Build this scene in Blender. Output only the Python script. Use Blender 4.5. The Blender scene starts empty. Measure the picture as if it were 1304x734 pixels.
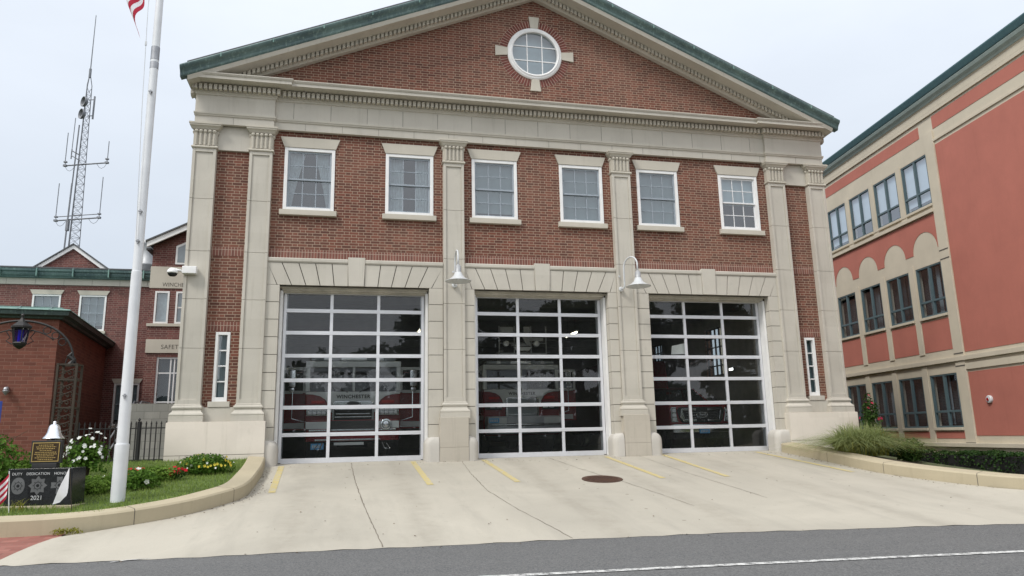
import bpy, bmesh, math, random
from mathutils import Vector, Matrix
rnd = random.Random(7)
PI = math.pi
sc = bpy.context.scene
COL = sc.collection

# ------------------------------------------------------------------ materials
def new_mat(name):
    m = bpy.data.materials.new(name); m.use_nodes = True
    nt = m.node_tree; nt.nodes.clear()
    out = nt.nodes.new('ShaderNodeOutputMaterial')
    return m, nt, out

class NB:
    def __init__(s, nt): s.nt = nt
    def n(s, t, **k):
        x = s.nt.nodes.new(t)
        for a, b in k.items(): setattr(x, a, b)
        return x
    def link(s, a, b): s.nt.links.new(a, b)
    def m(s, op, a, b=None, c=None):
        x = s.n('ShaderNodeMath', operation=op)
        for i, v in enumerate((a, b, c)):
            if v is None: continue
            if isinstance(v, (int, float)): x.inputs[i].default_value = v
            else: s.link(v, x.inputs[i])
        return x.outputs[0]
    def mix(s, f, a, b, mode='MIX'):
        x = s.n('ShaderNodeMix', data_type='RGBA', blend_type=mode)
        for i, v in ((0, f), (6, a), (7, b)):
            if isinstance(v, (int, float)): x.inputs[i].default_value = v
            elif isinstance(v, tuple): x.inputs[i].default_value = (*v[:3], 1)
            else: s.link(v, x.inputs[i])
        return x.outputs[2]
    def noise(s, vec, scale, detail=4, rough=.55, dist=0):
        x = s.n('ShaderNodeTexNoise'); x.inputs['Scale'].default_value = scale
        x.inputs['Detail'].default_value = detail; x.inputs['Roughness'].default_value = rough
        x.inputs['Distortion'].default_value = dist
        if vec is not None: s.link(vec, x.inputs['Vector'])
        return x.outputs['Fac']
    def ramp(s, f, a, b):
        x = s.n('ShaderNodeMapRange'); x.inputs[1].default_value = a; x.inputs[2].default_value = b
        s.link(f, x.inputs[0]); return x.outputs[0]
    def scalev(s, vec, v):
        x = s.n('ShaderNodeVectorMath', operation='MULTIPLY'); s.link(vec, x.inputs[0]); x.inputs[1].default_value = v
        return x.outputs[0]

def principled(nb, out, col, rough=.6, metal=0, bump=None, bstr=.3, bdist=.01, spec=None):
    p = nb.n('ShaderNodeBsdfPrincipled')
    if isinstance(col, tuple): p.inputs['Base Color'].default_value = (*col[:3], 1)
    else: nb.link(col, p.inputs['Base Color'])
    if isinstance(rough, (int, float)): p.inputs['Roughness'].default_value = rough
    else: nb.link(rough, p.inputs['Roughness'])
    p.inputs['Metallic'].default_value = metal
    if spec is not None: p.inputs['Specular IOR Level'].default_value = spec
    if bump is not None:
        b = nb.n('ShaderNodeBump'); b.inputs['Strength'].default_value = bstr; b.inputs['Distance'].default_value = bdist
        nb.link(bump, b.inputs['Height']); nb.link(b.outputs[0], p.inputs['Normal'])
    nb.link(p.outputs[0], out.inputs[0])
    return p

def P(name, c, rough=.6, metal=0, var=.12, scale=3., bstr=.15, streak=False, c2=None, fine=0, spec=None):
    """plain surface with gentle large and small variation"""
    m, nt, out = new_mat(name); nb = NB(nt)
    tc = nb.n('ShaderNodeTexCoord').outputs['Object']
    v = nb.scalev(tc, (1, 1, .22)) if streak else tc
    n1 = nb.noise(v, scale, 5, .6); n2 = nb.noise(tc, scale*14, 3, .6)
    d = c2 if c2 else tuple(x*(1-var*2) for x in c); l = c if c2 else tuple(min(1, x*(1+var)) for x in c)
    col = nb.mix(nb.ramp(n1, .3, .7), d, l)
    if fine:
        n3 = nb.noise(tc, fine, 2, .7)
        col = nb.mix(nb.m('MULTIPLY', nb.ramp(n3, .35, .7), .35), col, tuple(x*.55 for x in c))
    h = nb.m('ADD', nb.m('MULTIPLY', n1, .4), n2)
    principled(nb, out, col, rough, metal, h, bstr, .01, spec)
    return m

def brick_mat(name, ca, cb, mortar, h=.0727, s=.236, hd=.124, mo=.013, soldier=False, flat=False, bias=1.0):
    m, nt, out = new_mat(name); nb = NB(nt)
    t = nb.n('ShaderNodeTexCoord')
    sp = nb.n('ShaderNodeSeparateXYZ'); nb.link(t.outputs['Object'], sp.inputs[0])
    sn = nb.n('ShaderNodeSeparateXYZ'); nb.link(t.outputs['Normal'], sn.inputs[0])
    side = nb.m('GREATER_THAN', nb.m('ABSOLUTE', sn.outputs[0]), .5)
    u = nb.m('ADD', nb.m('MULTIPLY', sp.outputs[0], nb.m('SUBTRACT', 1, side)), nb.m('MULTIPLY', sp.outputs[1], side))
    v = sp.outputs[1] if flat else sp.outputs[2]
    if soldier: u, v = v, u
    row = nb.m('FLOOR', nb.m('DIVIDE', v, h))
    Pp = s+hd
    sh = nb.m('MULTIPLY', nb.m('FLOORED_MODULO', row, 2), Pp/2 if not soldier else 0)
    uu = nb.m('DIVIDE', nb.m('ADD', u, sh), Pp)
    cell = nb.m('FLOOR', uu); fr = nb.m('MULTIPLY', nb.m('SUBTRACT', uu, cell), Pp)
    du = nb.m('MINIMUM', fr, nb.m('SUBTRACT', Pp, fr))
    if hd > 0: du = nb.m('MINIMUM', du, nb.m('ABSOLUTE', nb.m('SUBTRACT', fr, s)))
    isH = nb.m('GREATER_THAN', fr, s)
    vf = nb.m('MULTIPLY', nb.m('FRACT', nb.m('DIVIDE', v, h)), h)
    dv = nb.m('MINIMUM', vf, nb.m('SUBTRACT', h, vf))
    wob = nb.m('MULTIPLY', nb.m('SUBTRACT', nb.noise(t.outputs['Object'], 40, 2), .5), .004)
    dist = nb.m('ADD', nb.m('MINIMUM', du, dv), wob)
    mask = nb.ramp(dist, mo/2-.0025, mo/2+.0025)
    cx = nb.n('ShaderNodeCombineXYZ')
    nb.link(nb.m('ADD', nb.m('MULTIPLY', cell, 2), isH), cx.inputs[0]); nb.link(row, cx.inputs[1])
    wn = nb.n('ShaderNodeTexWhiteNoise', noise_dimensions='2D'); nb.link(cx.outputs[0], wn.inputs['Vector'])
    big = nb.noise(t.outputs['Object'], .5, 4)
    fine = nb.noise(t.outputs['Object'], 60, 3)
    f = nb.m('ADD', nb.m('MULTIPLY', nb.m('POWER', wn.outputs['Value'], bias), .8), nb.m('MULTIPLY', fine, .2))
    col = nb.mix(f, ca, cb)
    col = nb.mix(nb.m('MULTIPLY', nb.ramp(big, .35, .75), .22), col, tuple(.5*(x+y)*1.25 for x, y in zip(ca, mortar)))
    big2 = nb.noise(nb.scalev(t.outputs['Object'], (1, 1, .35)), 1.7, 5, .7)
    col = nb.mix(nb.m('MULTIPLY', nb.ramp(big2, .5, .72), .38), col, tuple(x*.55 for x in ca))
    mcol = nb.mix(big, tuple(x*.8 for x in mortar), tuple(min(1, x*1.12) for x in mortar))
    col = nb.mix(mask, mcol, col)
    principled(nb, out, col, .85, 0, nb.m('ADD', mask, nb.m('MULTIPLY', fine, .3)), .5, .006)
    return m

def glass_mat(name, tint=(.75, .8, .8), dust_haze=.0, refl=1.0, rough=.0):
    """thin window pane: mirror reflection by Fresnel over clear tinted glass"""
    m, nt, out = new_mat(name); nb = NB(nt)
    fr = nb.n('ShaderNodeFresnel'); fr.inputs[0].default_value = 1.55
    f = nb.m('MULTIPLY', nb.m('MULTIPLY', nb.m('MINIMUM', fr.outputs[0], .22), 1.6), refl)
    tr = nb.n('ShaderNodeBsdfTransparent'); tr.inputs[0].default_value = (*tint, 1)
    gl = nb.n('ShaderNodeBsdfGlossy'); gl.inputs['Roughness'].default_value = rough
    gl.inputs[0].default_value = (.95, .97, 1, 1)
    tc = nb.n('ShaderNodeTexCoord').outputs['Object']
    b = nb.n('ShaderNodeBump'); b.inputs['Strength'].default_value = .05; b.inputs['Distance'].default_value = .02
    nb.link(nb.noise(tc, 1.3, 2), b.inputs['Height']); nb.link(b.outputs[0], gl.inputs['Normal'])
    mx = nb.n('ShaderNodeMixShader'); nb.link(nb.m('MINIMUM', f, 1), mx.inputs[0]); nb.link(tr.outputs[0], mx.inputs[1]); nb.link(gl.outputs[0], mx.inputs[2])
    if dust_haze:  # dusty film, also putting a pale haze into the glass colour
        df = nb.n('ShaderNodeBsdfDiffuse'); df.inputs[0].default_value = (.62, .66, .68, 1); m2 = nb.n('ShaderNodeMixShader')
        nb.link(nb.m('MULTIPLY', nb.ramp(nb.noise(tc, .9, 5, .6), .1, .8), dust_haze), m2.inputs[0]); nb.link(mx.outputs[0], m2.inputs[1]); nb.link(df.outputs[0], m2.inputs[2]); mx = m2
    nb.link(mx.outputs[0], out.inputs[0])
    return m

def emit_mat(name, c, s):
    m, nt, out = new_mat(name); nb = NB(nt)
    e = nb.n('ShaderNodeEmission'); e.inputs[0].default_value = (*c, 1); e.inputs[1].default_value = s
    nb.link(e.outputs[0], out.inputs[0]); return m

def leaf_mat(name, a, b, rough=.55, trans=.25):
    m, nt, out = new_mat(name); nb = NB(nt)
    g = nb.n('ShaderNodeNewGeometry')
    tc = nb.n('ShaderNodeTexCoord').outputs['Object']
    f = nb.m('ADD', nb.m('MULTIPLY', g.outputs['Random Per Island'], .6), nb.m('MULTIPLY', nb.ramp(nb.noise(tc, 4, 3), .3, .7), .4))
    col = nb.mix(f, a, b)
    p = nb.n('ShaderNodeBsdfPrincipled'); nb.link(col, p.inputs['Base Color']); p.inputs['Roughness'].default_value = rough
    p.inputs['Specular IOR Level'].default_value = .12
    t = nb.n('ShaderNodeBsdfTranslucent'); nb.link(col, t.inputs[0])
    mx = nb.n('ShaderNodeMixShader'); mx.inputs[0].default_value = trans
    nb.link(p.outputs[0], mx.inputs[1]); nb.link(t.outputs[0], mx.inputs[2]); nb.link(mx.outputs[0], out.inputs[0])
    return m

def stone_mat(name, c, joints=None, grime=.75, blocks=True):
    """cast limestone: mottling, vertical run-off streaks and specks"""
    m, nt, out = new_mat(name); nb = NB(nt)
    tc = nb.n('ShaderNodeTexCoord').outputs['Object']
    n1 = nb.noise(tc, .9, 5, .6); n2 = nb.noise(nb.scalev(tc, (5, 5, .35)), 1.5, 5, .65); n3 = nb.noise(tc, 45, 3, .7)
    n4 = nb.noise(tc, 2.6, 6, .7)
    sp = nb.n('ShaderNodeSeparateXYZ'); nb.link(tc, sp.inputs[0]); cb = nb.n('ShaderNodeCombineXYZ')
    nb.link(nb.m('FLOOR', nb.m('DIVIDE', sp.outputs[0], .93)), cb.inputs[0]); nb.link(nb.m('FLOOR', nb.m('DIVIDE', sp.outputs[2], .43)), cb.inputs[1])
    wn = nb.n('ShaderNodeTexWhiteNoise', noise_dimensions='2D'); nb.link(cb.outputs[0], wn.inputs['Vector'])
    col = nb.mix(nb.ramp(n1, .3, .7), tuple(x*.9 for x in c), tuple(min(1, x*1.05) for x in c))
    if blocks: col = nb.mix(nb.m('MULTIPLY', wn.outputs['Value'], .22), col, (c[0]*.72, c[1]*.71, c[2]*.68))
    col = nb.mix(nb.m('MULTIPLY', nb.ramp(n2, .55, .8), grime*.55), col, (c[0]*.55, c[1]*.54, c[2]*.5))
    col = nb.mix(nb.m('MULTIPLY', nb.ramp(n4, .6, .75), grime*.4), col, (c[0]*.62, c[1]*.63, c[2]*.6))
    col = nb.mix(nb.m('MULTIPLY', nb.ramp(n3, .55, .8), .25), col, tuple(x*.65 for x in c))
    principled(nb, out, col, .82, 0, nb.m('ADD', n3, nb.m('MULTIPLY', n4, .6)), .18, .006)
    return m

def concrete_ground(name, c):
    m, nt, out = new_mat(name); nb = NB(nt)
    tc = nb.n('ShaderNodeTexCoord').outputs['Object']
    n1 = nb.noise(tc, .35, 5, .6, .6); n2 = nb.noise(nb.scalev(tc, (2.2, .35, 1)), 1.1, 5, .6); n3 = nb.noise(tc, 70, 2, .7); n4 = nb.noise(tc, 3.5, 6, .7)
    col = nb.mix(nb.ramp(n1, .3, .7), tuple(x*.86 for x in c), tuple(x*1.08 for x in c))
    col = nb.mix(nb.m('MULTIPLY', nb.ramp(n2, .5, .78), .42), col, (c[0]*.62, c[1]*.62, c[2]*.63))
    col = nb.mix(nb.m('MULTIPLY', nb.ramp(n4, .58, .75), .3), col, (c[0]*.7, c[1]*.66, c[2]*.6))
    col = nb.mix(nb.m('MULTIPLY', nb.ramp(n3, .5, .8), .3), col, tuple(x*.6 for x in c))
    sp = nb.n('ShaderNodeSeparateXYZ'); nb.link(tc, sp.inputs[0])
    ax = nb.m('ABSOLUTE', nb.m('SUBTRACT', nb.m('FLOORED_MODULO', nb.m('ADD', sp.outputs[0], 2.42), 4.84), 2.42))      # distance to a bay centre line
    wob = nb.m('MULTIPLY', nb.m('SUBTRACT', nb.noise(tc, .5, 3), .5), .5)
    tr = nb.m('SUBTRACT', 1, nb.ramp(nb.m('ABSOLUTE', nb.m('SUBTRACT', nb.m('ADD', ax, wob), 1.0)), .06, .34))
    col = nb.mix(nb.m('MULTIPLY', nb.m('MULTIPLY', tr, nb.ramp(n4, .25, .6)), .34), col, (c[0]*.62, c[1]*.6, c[2]*.58))
    mid = nb.m('SUBTRACT', 1, nb.ramp(ax, .1, .7)); vo = nb.n('ShaderNodeTexVoronoi'); vo.inputs['Scale'].default_value = 2.6; nb.link(tc, vo.inputs['Vector'])
    spot = nb.m('MULTIPLY', nb.m('LESS_THAN', nb.m('ADD', vo.outputs['Distance'], nb.m('MULTIPLY', nb.noise(tc, 12, 3), .12)), .15), nb.m('ADD', nb.m('MULTIPLY', mid, .5), .10))
    col = nb.mix(spot, col, (c[0]*.35, c[1]*.33, c[2]*.3))
    principled(nb, out, col, .88, 0, nb.m('ADD', n3, nb.m('MULTIPLY', n4, .5)), .2, .006)
    return m

def paint_on(name, paint, base, wear=.5):
    m, nt, out = new_mat(name); nb = NB(nt)
    tc = nb.n('ShaderNodeTexCoord').outputs['Object']
    n = nb.m('ADD', nb.m('MULTIPLY', nb.noise(tc, 9, 5, .7), .7), nb.m('MULTIPLY', nb.noise(tc, 60, 2, .6), .3))
    col = nb.mix(nb.ramp(n, wear-.06, wear+.1), paint, base)
    principled(nb, out, col, .8)
    return m

def asphalt(name):
    m, nt, out = new_mat(name); nb = NB(nt)
    tc = nb.n('ShaderNodeTexCoord').outputs['Object']
    n1 = nb.noise(tc, 38, 4, .85); n2 = nb.noise(nb.scalev(tc, (.25, 1.6, 1)), 1.2, 4, .6)
    v = nb.n('ShaderNodeTexVoronoi'); v.inputs['Scale'].default_value = 42; nb.link(tc, v.inputs['Vector'])
    col = nb.mix(nb.ramp(n1, .36, .66), (.055, .058, .06), (.19, .19, .188))
    col = nb.mix(nb.m('MULTIPLY', nb.ramp(n2, .4, .75), .35), col, (.16, .16, .155))
    col = nb.mix(nb.m('MULTIPLY', nb.m('LESS_THAN', v.outputs['Distance'], .22), .45), col, (.3, .29, .27))
    principled(nb, out, col, .85, 0, n1, .5, .01)
    return m

def copper(name, a, b, c):
    m, nt, out = new_mat(name); nb = NB(nt)
    tc = nb.n('ShaderNodeTexCoord').outputs['Object']
    n1 = nb.noise(tc, 1.1, 6, .65, .5); n2 = nb.noise(nb.scalev(tc, (3, 3, 1)), 5, 5, .7)
    col = nb.mix(nb.ramp(n1, .38, .62), a, b)
    col = nb.mix(nb.m('MULTIPLY', nb.ramp(n2, .52, .72), .7), col, c)
    principled(nb, out, col, .6, .1, n2, .15, .01)
    return m

STONE = (.54, .51, .445)
M = dict(
    brick=brick_mat('red_brick', (.072, .022, .015), (.195, .062, .038), (.37, .275, .20), bias=.95),
    brick_soldier=brick_mat('red_brick_soldier', (.11, .036, .027), (.22, .074, .052), (.40, .30, .235), h=.0727, s=.235, hd=0, soldier=True),
    brick_annex=brick_mat('dark_red_brick', (.085, .024, .022), (.19, .062, .052), (.27, .19, .16), mo=.011),
    brick_small=brick_mat('orange_brick', (.13, .042, .028), (.225, .077, .05), (.25, .125, .09), h=.1, s=.3, hd=0, mo=.012),
    paver=brick_mat('brick_paver', (.2, .065, .05), (.34, .14, .11), (.22, .14, .11), h=.1, s=.2, hd=0, mo=.006, flat=True),
    stone=stone_mat('limestone', STONE), stone_low=stone_mat('limestone_plinth', (.5, .46, .39), grime=.95),
    stone_clean=stone_mat('limestone_clean', (.54, .505, .43), grime=.3),
    joint=P('stone_joint', (.11, .1, .085), .95), mortar=P('mortar', (.46, .34, .27), .95),
    guard=stone_mat('granite_guard', (.54, .515, .47), grime=.9),
    white=P('white_paint', (.8, .8, .79), .45, var=.04, bstr=.03), alum=P('brushed_aluminium', (.72, .73, .76), .42, .35, var=.04, scale=2, bstr=.03),
    cream=P('cream_trim', (.55, .52, .45), .6, var=.12, streak=True),
    sash=P('grey_blue_sash', (.30, .345, .39), .45, var=.05), sash_white=P('white_sash', (.74, .75, .76), .45, var=.04),
    glass=glass_mat('garage_glass', (.82, .85, .86), dust_haze=.028, refl=.68), winglass=glass_mat('window_glass', (.72, .8, .82), refl=1.7),
    tealglass=glass_mat('office_glass', (.80, .87, .92), refl=.9),
    curtain=P('curtain_cloth', (.62, .64, .66), .9, var=.1, scale=8), blind=P('roller_blind', (.33, .38, .40), .8, var=.04),
    blind_light=P('pale_blind', (.66, .72, .76), .8, var=.03), room=P('dim_room', (.06, .065, .07), .9),
    copper=copper('patina_copper', (.07, .115, .12), (.13, .20, .19), (.27, .38, .34)),
    copper_light=copper('pale_patina', (.12, .22, .2), (.2, .33, .29), (.28, .4, .35)),
    copper_dark=copper('dark_copper', (.03, .045, .045), (.05, .08, .075), (.12, .2, .17)),
    roof=P('slate_roof', (.10, .105, .11), .8, var=.15, scale=5), dark=P('dark_metal', (.02, .02, .02), .5, bstr=.05),
    iron=P('black_iron', (.025, .024, .023), .55, .3), rustiron=P('weathered_iron', (.03, .025, .018), .7, .2, c2=(.06, .045, .03)),
    concrete=concrete_ground('apron_concrete', (.445, .415, .348)), curb=stone_mat('curb_concrete', (.46, .40, .28), grime=.5),
    walk=concrete_ground('pavement_concrete', (.38, .36, .32)),
    asphalt=asphalt('asphalt'), yellow=paint_on('yellow_paint', (.52, .43, .19), (.445, .415, .348), .54),
    whiteline=paint_on('white_line', (.66, .66, .64), (.13, .13, .13), .50),
    crack=P('crack', (.20, .175, .14), .95), soil=P('mulch', (.05, .035, .022), .95, var=.3, scale=20, bstr=.6),
    earth=P('ground_earth', (.10, .12, .05), .95, var=.3, scale=2),
    manhole=P('rusty_iron', (.11, .055, .035), .7, .3, c2=(.07, .04, .03)),
    rendred=stone_mat('red_render', (.45, .155, .115), grime=.3, blocks=False), rendbeige=stone_mat('beige_render', (.58, .52, .41), grime=.4, blocks=False),
    teal=P('teal_frame', (.085, .13, .145), .45, var=.05), tealroof=copper('teal_coping', (.06, .13, .15), (.07, .15, .16), (.1, .19, .19)),
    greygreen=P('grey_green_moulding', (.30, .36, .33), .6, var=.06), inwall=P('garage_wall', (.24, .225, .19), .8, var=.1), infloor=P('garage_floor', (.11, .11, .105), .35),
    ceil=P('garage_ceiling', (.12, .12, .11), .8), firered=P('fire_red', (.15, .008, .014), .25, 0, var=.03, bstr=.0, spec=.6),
    vwhite=P('white_coach_paint', (.50, .52, .52), .3, var=.03, bstr=0), chrome=P('chrome', (.75, .76, .78), .16, 1, var=.02, bstr=0),
    black=P('black_rubber', (.012, .012, .013), .6), lens=P('lamp_lens', (.75, .77, .8), .12, .3, var=.02, bstr=0), redlens=P('red_lens', (.35, .01, .012), .2, bstr=0),
    plateblue=P('plate_blue', (.10, .33, .60), .5, var=.04), meshgrey=P('grille_mesh', (.20, .22, .23), .45, .5), vglass=glass_mat('vehicle_glass', (.42, .47, .48), refl=.45),
    steel=P('grey_steel', (.35, .36, .38), .5, .6), granite=P('black_granite', (.018, .02, .022), .14, 0, var=.2, scale=30, bstr=0), gengrave=P('engraved_grey', (.12, .125, .13), .7, bstr=.05),
    engrave_white=P('engraved_white', (.55, .56, .57), .7), bronze=P('bronze_plaque', (.05, .032, .015), .45, .5), gold=P('gold_trim', (.55, .40, .14), .4, .6),
    bell=P('silver_bell', (.80, .82, .85), .25, 1, var=.05, bstr=0), flagwhite=P('white_cloth', (.75, .76, .78), .85, var=.04), flagred=P('red_cloth', (.44, .012, .04), .85, var=.06), flagblue=P('blue_cloth', (.02, .03, .16), .85),
    polewhite=P('white_pole', (.72, .74, .76), .38, var=.05, scale=2, bstr=.03), lampwhite=P('white_enamel', (.60, .62, .63), .4, var=.05, bstr=.02),
    mast=P('mast_grey', (.20, .21, .23), .6, .3), galv=P('galvanised', (.42, .43, .44), .55, .4), purple=glass_mat('purple_glass', (.30, .22, .75), refl=.5), purplecore=P('violet_lamp', (.10, .06, .50), .4),
    signblue=P('sign_blue', (.015, .05, .30), .5), block=P('grey_block', (.30, .30, .28), .9, var=.1),
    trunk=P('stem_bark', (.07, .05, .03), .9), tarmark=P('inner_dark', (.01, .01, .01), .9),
    leafA=leaf_mat('leaf_green', (.045, .11, .015), (.13, .24, .035)), leafB=leaf_mat('leaf_bright', (.07, .15, .02), (.20, .31, .05)), leafD=leaf_mat('leaf_dark', (.02, .05, .012), (.06, .11, .02)),
    hedge=leaf_mat('hedge_leaf', (.014, .04, .012), (.045, .09, .02)), grass=leaf_mat('lawn_grass', (.13, .21, .04), (.32, .40, .11)), tallgrass=leaf_mat('ornamental_grass', (.14, .19, .06), (.36, .40, .18)),
    ygrass=leaf_mat('yellow_grass', (.16, .16, .02), (.33, .32, .06)), pet_white=leaf_mat('white_petal', (.7, .72, .68), (.85, .86, .82)), pet_red=leaf_mat('red_petal', (.45, .01, .015), (.6, .03, .05)),
    pet_pink=leaf_mat('crimson_petal', (.5, .02, .06), (.65, .06, .14)), pet_yellow=leaf_mat('yellow_petal', (.65, .5, .03), (.75, .65, .12)), wood_leaf=leaf_mat('far_leaf', (.02, .045, .012), (.05, .085, .02)),
    lawnbase=P('lawn_soil', (.10, .15, .035), .95, var=.3, scale=9), reflect_pale=P('pale_reflection', (.7, .7, .66), .8), tube=emit_mat('fluorescent_tube', (1, .93, .66), 15), walllamp=emit_mat('wall_lamp_lit', (1, 1, .95), 4),
)

# ------------------------------------------------------------------ mesh builder
class MB:
    def __init__(s): s.v = []; s.f = []; s.mi = []; s.cur = 0
    def add(s, vs, fs):
        o = len(s.v); s.v += [tuple(v) for v in vs]
        for f in fs: s.f.append([i+o for i in f]); s.mi.append(s.cur)
        return s
    def box(s, x0, x1, y0, y1, z0, z1):
        if x0 > x1: x0, x1 = x1, x0
        if y0 > y1: y0, y1 = y1, y0
        if z0 > z1: z0, z1 = z1, z0
        return s.add([(x0, y0, z0), (x1, y0, z0), (x1, y1, z0), (x0, y1, z0), (x0, y0, z1), (x1, y0, z1), (x1, y1, z1), (x0, y1, z1)],
                     [(0, 3, 2, 1), (4, 5, 6, 7), (0, 1, 5, 4), (1, 2, 6, 5), (2, 3, 7, 6), (3, 0, 4, 7)])
    def prism(s, pts, a, b, axis='y'):
        """2-D polygon extruded from a to b along an axis; pts are (x,z) for y, (y,z) for x, (x,y) for z"""
        n = len(pts)
        def mk(p, t): return {'y': (p[0], t, p[1]), 'x': (t, p[0], p[1]), 'z': (p[0], p[1], t)}[axis]
        vs = [mk(p, a) for p in pts]+[mk(p, b) for p in pts]
        fs = [list(range(n)), list(range(2*n-1, n-1, -1))]+[[i, i+n, (i+1) % n+n, (i+1) % n] for i in range(n)]
        return s.add(vs, fs)
    def ring(s, centre, ax1, ax2, r, n):
        return [tuple(Vector(centre)+Vector(ax1)*math.cos(2*PI*i/n)*r+Vector(ax2)*math.sin(2*PI*i/n)*r) for i in range(n)]
    def tube(s, path, r, n=8, caps=True):
        path = [Vector(p) for p in path]; rs = r if isinstance(r, (list, tuple)) else [r]*len(path)
        o = len(s.v); up = None
        for i, p in enumerate(path):
            d = (path[min(i+1, len(path)-1)]-path[max(i-1, 0)]).normalized()
            if up is None: up = Vector((0, 0, 1)) if abs(d.z) < .9 else Vector((1, 0, 0))
            a = d.cross(up).normalized(); b = a.cross(d).normalized(); up = b
            s.v += s.ring(p, a, b, rs[i], n)
        for i in range(len(path)-1):
            for j in range(n):
                s.f.append([o+i*n+j, o+i*n+(j+1) % n, o+(i+1)*n+(j+1) % n, o+(i+1)*n+j]); s.mi.append(s.cur)
        if caps:
            s.f.append([o+j for j in range(n)]); s.mi.append(s.cur); k = o+(len(path)-1)*n
            s.f.append([k+j for j in range(n-1, -1, -1)]); s.mi.append(s.cur)
        return s
    def lathe(s, prof, c=(0, 0, 0), n=20, axis='z'):
        o = len(s.v)
        for r, h in prof:
            for j in range(n):
                a = 2*PI*j/n; x, y = r*math.cos(a), r*math.sin(a)
                s.v.append({'z': (c[0]+x, c[1]+y, c[2]+h), 'y': (c[0]+x, c[1]+h, c[2]+y), 'x': (c[0]+h, c[1]+x, c[2]+y)}[axis])
        for i in range(len(prof)-1):
            for j in range(n):
                s.f.append([o+i*n+j, o+i*n+(j+1) % n, o+(i+1)*n+(j+1) % n, o+(i+1)*n+j]); s.mi.append(s.cur)
        if tuple(prof[0]) == tuple(prof[-1]): return s
        for e, (r, h) in ((0, prof[0]), (len(prof)-1, prof[-1])):
            if r > 1e-4:
                s.f.append([o+e*n+j for j in range(n)]); s.mi.append(s.cur)
        return s
    def sweep(s, path, prof, close_ends=True):
        """profile of (offset outward, z) swept along a plan path [(x,y)], outward = left-hand normal flipped to -y for +x travel"""
        P2 = [Vector(p) for p in path]; n = len(P2); nor = []
        for i in range(n):
            def nn(a, b):
                d = (b-a).normalized(); return Vector((d.y, -d.x))
            if i == 0: m = nn(P2[0], P2[1])
            elif i == n-1: m = nn(P2[-2], P2[-1])
            else:
                a = nn(P2[i-1], P2[i]); b = nn(P2[i], P2[i+1]); m = (a+b); m = m/ (m.dot(a)) if m.dot(a) > .05 else a
            nor.append(m)
        o = len(s.v); k = len(prof)
        for p, m in zip(P2, nor):
            for off, z in prof: s.v.append((p.x+m.x*off, p.y+m.y*off, z))
        for i in range(n-1):
            for j in range(k-1):
                s.f.append([o+i*k+j, o+(i+1)*k+j, o+(i+1)*k+j+1, o+i*k+j+1]); s.mi.append(s.cur)
        if close_ends:
            s.f.append([o+j for j in range(k)]); s.mi.append(s.cur); q = o+(n-1)*k
            s.f.append([q+j for j in range(k-1, -1, -1)]); s.mi.append(s.cur)
        return s
    def build(s, name, mat, parent=None, smooth=False, bevel=0, seg=2, normals=True):
        me = bpy.data.meshes.new(name); me.from_pydata(s.v, [], s.f)
        ms = mat if isinstance(mat, (list, tuple)) else [mat]
        for q in ms: me.materials.append(M[q] if isinstance(q, str) else q)
        if len(ms) > 1: me.polygons.foreach_set('material_index', s.mi)
        if normals:
            bm = bmesh.new(); bm.from_mesh(me); bmesh.ops.recalc_face_normals(bm, faces=bm.faces); bm.to_mesh(me); bm.free()
        if smooth: me.polygons.foreach_set('use_smooth', [True]*len(me.polygons))
        me.update()
        o = bpy.data.objects.new(name, me); COL.objects.link(o)
        if parent: o.parent = parent
        if bevel:
            b = o.modifiers.new('bevel', 'BEVEL'); b.width = bevel; b.segments = seg; b.limit_method = 'ANGLE'; b.angle_limit = math.radians(35)
            o.data.polygons.foreach_set('use_smooth', [True]*len(me.polygons)); o.data.update()
            w = o.modifiers.new('wn', 'WEIGHTED_NORMAL'); w.keep_sharp = False
        return o

def tag(o, label=None, cat=None, group=None, kind=None):
    for k, v in (('label', label), ('category', cat), ('group', group), ('kind', kind)):
        if v: o[k] = v
    return o
def empty(name, loc=(0, 0, 0), rz=0, label=None, cat=None, group=None):
    o = bpy.data.objects.new(name, None); COL.objects.link(o); o.location = loc; o.rotation_euler = (0, 0, rz)
    o.empty_display_size = .3
    return tag(o, label, cat, group)
def text(name, body, size, mat, parent, loc, rot=(PI/2, 0, 0), depth=.004, align='LEFT', bold=0, spacing=1, sx=1):
    cu = bpy.data.curves.new(name, 'FONT'); cu.body = body; cu.size = size; cu.extrude = depth; cu.align_x = align; cu.offset = bold; cu.space_character = spacing
    t = bpy.data.objects.new(name, cu); COL.objects.link(t)
    bpy.context.view_layer.update()
    me = bpy.data.meshes.new_from_object(t.evaluated_get(bpy.context.evaluated_depsgraph_get()))
    COL.objects.unlink(t); bpy.data.objects.remove(t)
    me.name = name; me.materials.clear(); me.materials.append(M[mat])
    o = bpy.data.objects.new(name, me); COL.objects.link(o); o.location = loc; o.rotation_euler = rot; o.scale = (sx, 1, 1)
    if parent: o.parent = parent
    return o

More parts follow.
